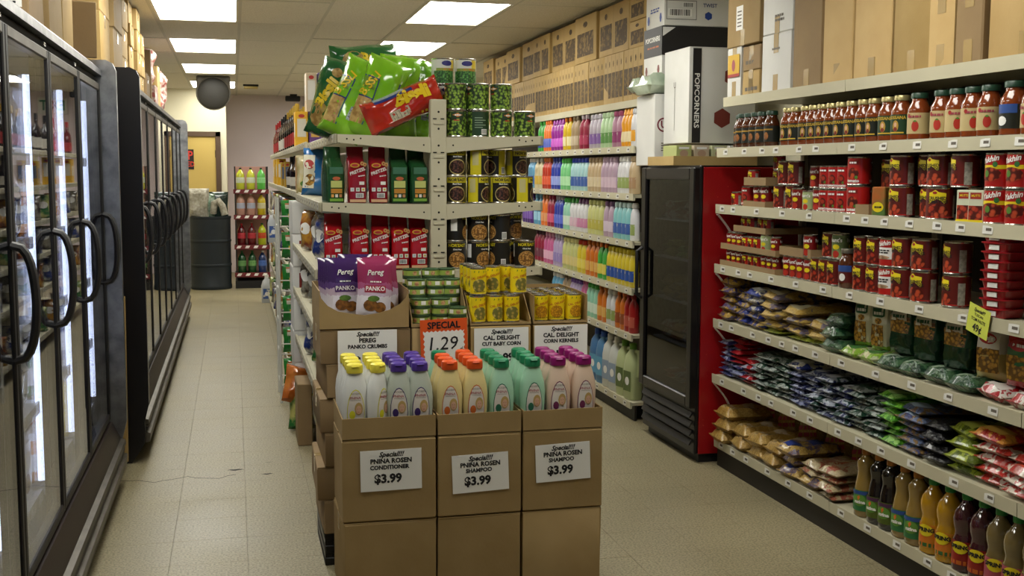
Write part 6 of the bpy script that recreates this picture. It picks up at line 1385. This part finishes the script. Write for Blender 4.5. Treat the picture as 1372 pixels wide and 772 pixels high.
AN = ('navy', 'amber', 'green', 'grey-brown')
for li in (2, 3, 4, 5):
    for q in range(8):
        y = 8.8+q*.62; kk = (q*3+li) % 4
        if li == 3 and q in (5, 6): continue
        put(KA[kk], (FXL[li]+.07, y, FL[li]+.0005), (-.05, 0, -.25), '%s snack bag on far gondola level %s' % (AN[kk], ('three', 'four', 'five', 'six')[li-2]), y, 'from the front', 'snack bags on the far gondola')
put(jugw, (.40, 11.95, .831), (0, 0, -.2), 'white plastic jug on the far gondola', 0, ''); put(jugw, (.36, 13.75, .0), (0, 0, 0), None)['label'] = 'white plastic jug standing on the floor by the gondola end'
# --- stack of white cartons with red panels
rp = mat('print_carton_red', '7a2018', .5)
for k in range(7):
    def pr_(p, k=k):
        if 3 <= k <= 5: p.flat(rect(.11, .115), flatfn(-.035, -.1712, .1), rp) if k > 3 else barcode(p, -.05, -.1712, .12, .09, .05)
        elif k < 3: barcode(p, -.05, -.1712, .14, .09, .04); barcode(p, -.05, -.1712, .07, .09, .04)
    K = carton(.26, .34, .1965, whitecard, 340+k, None, pr_, name='white_carton')
    o = put(K, (.468+.003*(k % 2), 7.17, k*.1975+.0005)); o['label'] = 'white carton in the tall stack by the left aisle, %s from the floor' % ordw(k); o['group'] = 'stacked white cartons'
# --- white wire rack of green snack bags
wr_ = empty('wire_rack', (.29, 7.72, 0), (0, 0, 0), 'white wire rack of green snack bags behind the white cartons', 'rack')
whw = mat('white_wire', 'd2d0c8', .4)
def WR(n, mb): o = obj(n, mb, wr_); o.location = (-.29, -7.72, 0); return o
for x, y in ((.285, 7.72), (.285, 8.12), (.52, 7.72), (.52, 8.12)): WR('post', MB().tube([(x, y, 0), (x, y, 1.39)], .009, whw, 6))
for k in range(6):
    z = .12+k*.215; m = MB()
    m.tube([(.285, 7.72, z), (.285, 8.12, z)], .004, whw, 6); m.tube([(.285, 7.72, z), (.52, 7.72, z)], .004, whw, 6); m.tube([(.285, 7.72, z+.07), (.52, 7.72, z+.07)], .004, whw, 6)
    for q in range(8): m.tube([(.285+.033*q, 7.72, z), (.285+.033*q, 8.12, z)], .003, whw, 5)
    WR('wire_shelf', m)
B_ = Bag(.16, .17, .06, 81, .14); gm = mat('film_grass_green', '1f6a28', .22, coat=.7, bump=(20, .4), var=(12, '2f8a34', .4, .6)); q_ = MB(); B_.patch(q_, -.7, .7, .3, .6, mat('print_offwhite', 'c8c4b0', .4)); B_.patch(q_, -.7, .7, .62, .74, mat('print_orange', 'b8602c', .5), off=.0016); B_.patch(q_, -.5, .5, -.4, -.1, ylw)
GBG = Kind('snack_bag', 'snack bag', B_.mesh(gm, 7, 11), [('print', q_, -1)])
for k in range(6):
    for q in range(2): put(GBG, (.385+.05*q, 7.78+.09*q, .126+k*.215), (-.12, 0, .1), 'green snack bag in the wire rack, level %s from the floor' % ('one', 'two', 'three', 'four', 'five', 'six')[k], q, 'from the front', 'green bags in the wire rack')
# --- goods on the left edge of the near gondola
assort = [(1, .405, 6.35, LV[2]), (3, .44, 6.0, LV[2]), (0, .425, 5.6, LV[2]), (3, .405, 6.4, LV[3]), (3, .425, 6.1, LV[3]), (0, .44, 5.75, LV[3]), (0, .41, 6.2, LV[4]), (2, .43, 5.85, LV[4]), (0, .44, 5.5, LV[4])]
for kk, x, y, z in assort: put(KA[kk], (x, y, z+.0005), (-.05, .05, -1.05), '%s snack bag at the left edge of the near gondola' % AN[kk], y-z*10, 'counting down and away', 'snack bags on the near gondola')
KO = Kind('snack_bag', 'snack bag', Bag(.17, .23, .1, 91, .2).mesh(mat('film_orange_snack', 'a8521c', .2, coat=.7, bump=(18, .4), var=(12, 'c87a34')), 8, 12))
put(KO, (.33, 6.92, .16), (-.3, .3, .3))['label'] = 'orange snack bag hanging low beside the white cartons'
put(KA[2], (.37, 6.90, .001), (-.2, .1, .2))['label'] = 'green snack bag near the floor beside the orange bag'
K = carton(.08, .3, .36, card3, 370, None, flaps=False); o = put(K, (.37, 6.62, .0005)); o['label'] = 'narrow brown carton on the floor beside the near gondola'
# ================================================================ back of the left aisle
rk = empty('soda_rack', (.03, 15.5, 0), (0, 0, 0), 'small rack of soda bottles with striped price rails at the back', 'rack')
def SP(n, mb, par=None):
    o = obj(n, mb, par or rk)
    if par is None: o.location = (-.03, -15.5, 0)
    return o
dkf = mat('rack_frame', '2c2622', .5, .3); pink = mat('rack_back_pink', 'b88a80', .6); stripe = mat('rail_maroon', '6a1c24', .5)
for x in (.01, .43):
    for y in (15.52, 15.9): SP('post', MB().box(x, x+.018, y, y+.018, 0, 1.62, dkf))
SP('back_panel', MB().box(.02, .44, 15.92, 15.93, .1, 1.62, pink)); SP('base', MB().box(.0, .45, 15.5, 15.93, 0, .1, black))
SZ = (.2, .57, .97, 1.31)
for z in SZ:
    sh = SP('shelf', MB().box(.0, .45, 15.52, 15.92, z-.012, z, dkf)); ral = MB().box(-.005, .455, 15.505, 15.52, z-.05, z+.01, stripe); o = SP('price_rail', ral)
    t = MB()
    for q in range(4): t.add([(.02+q*.11, 15.5035, z-.035), (.07+q*.11, 15.5035, z-.035), (.09+q*.11, 15.5035, z+.0), (.04+q*.11, 15.5035, z+.0)], [(0, 1, 2, 3)], paper)
    obj('rail_print', t, o)
def soda(c, cap, lc): return bottle('soda_bottle', [(.05, 0), (.055, .01), (.056, .15), (.052, .18), (.055, .21), (.04, .25), (.018, .285), (.014, .3)], mat('soda_'+c, c, .1, coat=.8), [(.017, .295), (.017, .318), (.014, .32)], mat('soda_cap_'+cap, cap, .4), labels=((.1, .18, mat('soda_label_'+lc, lc, .4), -100, 100),), n=14)
SO = {'lime': soda('c4c83a', '1c1c1c', 'c8d0c0'), 'green': soda('5ab84a', '1c2c1c', '8ad08a'), 'pinks': soda('c09080', 'c8c0bc', 'a8b0c8'), 'yellow': soda('c0a81c', '1c1c1c', 'c8c09a'), 'redk': soda('5a0c14', 'a01c20', 'b0303a'), 'mix': soda('a8b020', '2c6a2c', 'b8301c'), 'dgreen': soda('1c4a28', '2c5a2c', '6a9a5a'), 'blue': soda('24386a', 'c8c8cc', '4a6ab0')}
for z, row, nm in ((SZ[3], ('lime', 'lime', 'green'), 'top'), (SZ[2], ('pinks', 'pinks', 'yellow'), 'second'), (SZ[1], ('redk', 'redk', 'mix'), 'third'), (SZ[0], ('dgreen', 'dgreen', 'blue'), 'bottom')):
    for q, k in enumerate(row): put(SO[k], (.09+q*.135, 15.62, z+.0005), (0, 0, 0), '%s soda bottle on the %s rack shelf' % ({'lime': 'lime yellow', 'pinks': 'pale pink', 'redk': 'dark red', 'mix': 'yellow-green', 'dgreen': 'dark green'}.get(k, k), nm), q, 'from the left', 'soda bottles', (1, 1, .92))
obj('mop_bag', Bag(.3, .4, .2, 101, .18).mesh(mat('mop_white', 'b8b3a4', .7, bump=(60, .8), var=(30, '928c7c'))), None, (-.46, 15.56, .93), (0, 0, .1), label='white mop heads in plastic standing in the barrel', cat='mop')
obj('trash_bag', Bag(.16, .36, .1, 102, .2).mesh(mat('bag_green_clear', '4a6a4c', .2, coat=.6, bump=(25, .6), var=(20, '9aa89a'))), None, (-.32, 15.6, .90), (0, 0, .3), label='green and pink plastic pack standing in the barrel', cat='bag')
obj('trash_bag', Bag(.26, .4, .08, 103, .1).mesh(mat('bag_dark_green', '22352f', .25, coat=.6, bump=(20, .4))), None, (-.2, 15.72, .88), (0, 0, .0), label='dark green plastic bag standing at the back of the barrel', cat='bag')
mp_ = MB().tube([(-.27, 15.55, 1.0), (-.25, 15.52, 1.14), (-.2, 15.5, 1.17), (-.15, 15.5, 1.1), (-.12, 15.5, .98)], .045, mat('mop_white'), 10); obj('string_mop', mp_, label='cream mop head curving over the barrel rim', cat='mop')
# round dark dome under the ceiling
dm = mat('dome_grey', '35332f', .6); rim = mat('dome_rim', '6a655c', .45)
dome = empty('ceiling_dome', (-.213, 14.4, 2.5), (0, 0, 0), 'round dark grey dome mirror hanging from the ceiling', 'mirror')
hb_ = MB().lathe([(.205, .0), (.205, .1), (.2, .205)], rim, 32); o = obj('housing', MB().box(-.2, .2, .02, .3, .0, .205, rim, .02), dome)
d_ = MB(); lp = []
for r, yy in ((.205, .02), (.205, -.01), (.195, -.025), (.188, -.02)): lp.append([(r*math.cos(2*math.pi*k/32), yy, r*math.sin(2*math.pi*k/32)) for k in range(32)])
d_.loft(lp, rim, True, False); obj('rim', d_, dome)
d_ = MB(); lp = []
for q in range(8): a = HALF*q/7.5; lp.append([(.19*math.cos(a)*math.cos(2*math.pi*k/32), -.02-.06*math.sin(a), .19*math.cos(a)*math.sin(2*math.pi*k/32)) for k in range(32)])
d_.loft(lp, dm, False, True); obj('dome', d_, dome)
for o in dome.children: o.rotation_euler = (.18, 0, 0)
el = empty('emergency_light', (.25, 15.7, 2.7), (0, 0, 0), 'small yellowed emergency light on the ceiling at the back', 'light')
obj('body', MB().box(-.09, .09, -.05, .05, -.05, 0, mat('old_plastic', 'b8a468', .5), .006), el); obj('lamp_head', MB().box(-.1, .1, -.06, -.03, -.02, .005, black, .004), el)
cm_ = empty('security_camera', (.9, 17.5, 2.7), (0, 0, 0), 'small black security camera under the ceiling by the back wall', 'camera')
obj('mount', MB().box(-.05, .05, -.05, .05, -.02, .01, black, .004), cm_); obj('body', MB().box(-.12, .1, -.05, .03, -.1, -.02, black, .012), cm_)
ex = obj('exit_sign', MB().box(1.1, 1.5, 17.93, 17.97, 2.38, 2.62, mat('exit_case', 'c9c8c0', .5), .004), label='white EXIT sign with green letters on the back wall', cat='sign')
t = MB(); t.text('EXIT', .2, mat('exit_green', '1f6a4a', .5), lambda x, y: (1.3+x*.85, 17.9285, 2.5+y), .03); obj('lettering', t, ex)
finish_labels()
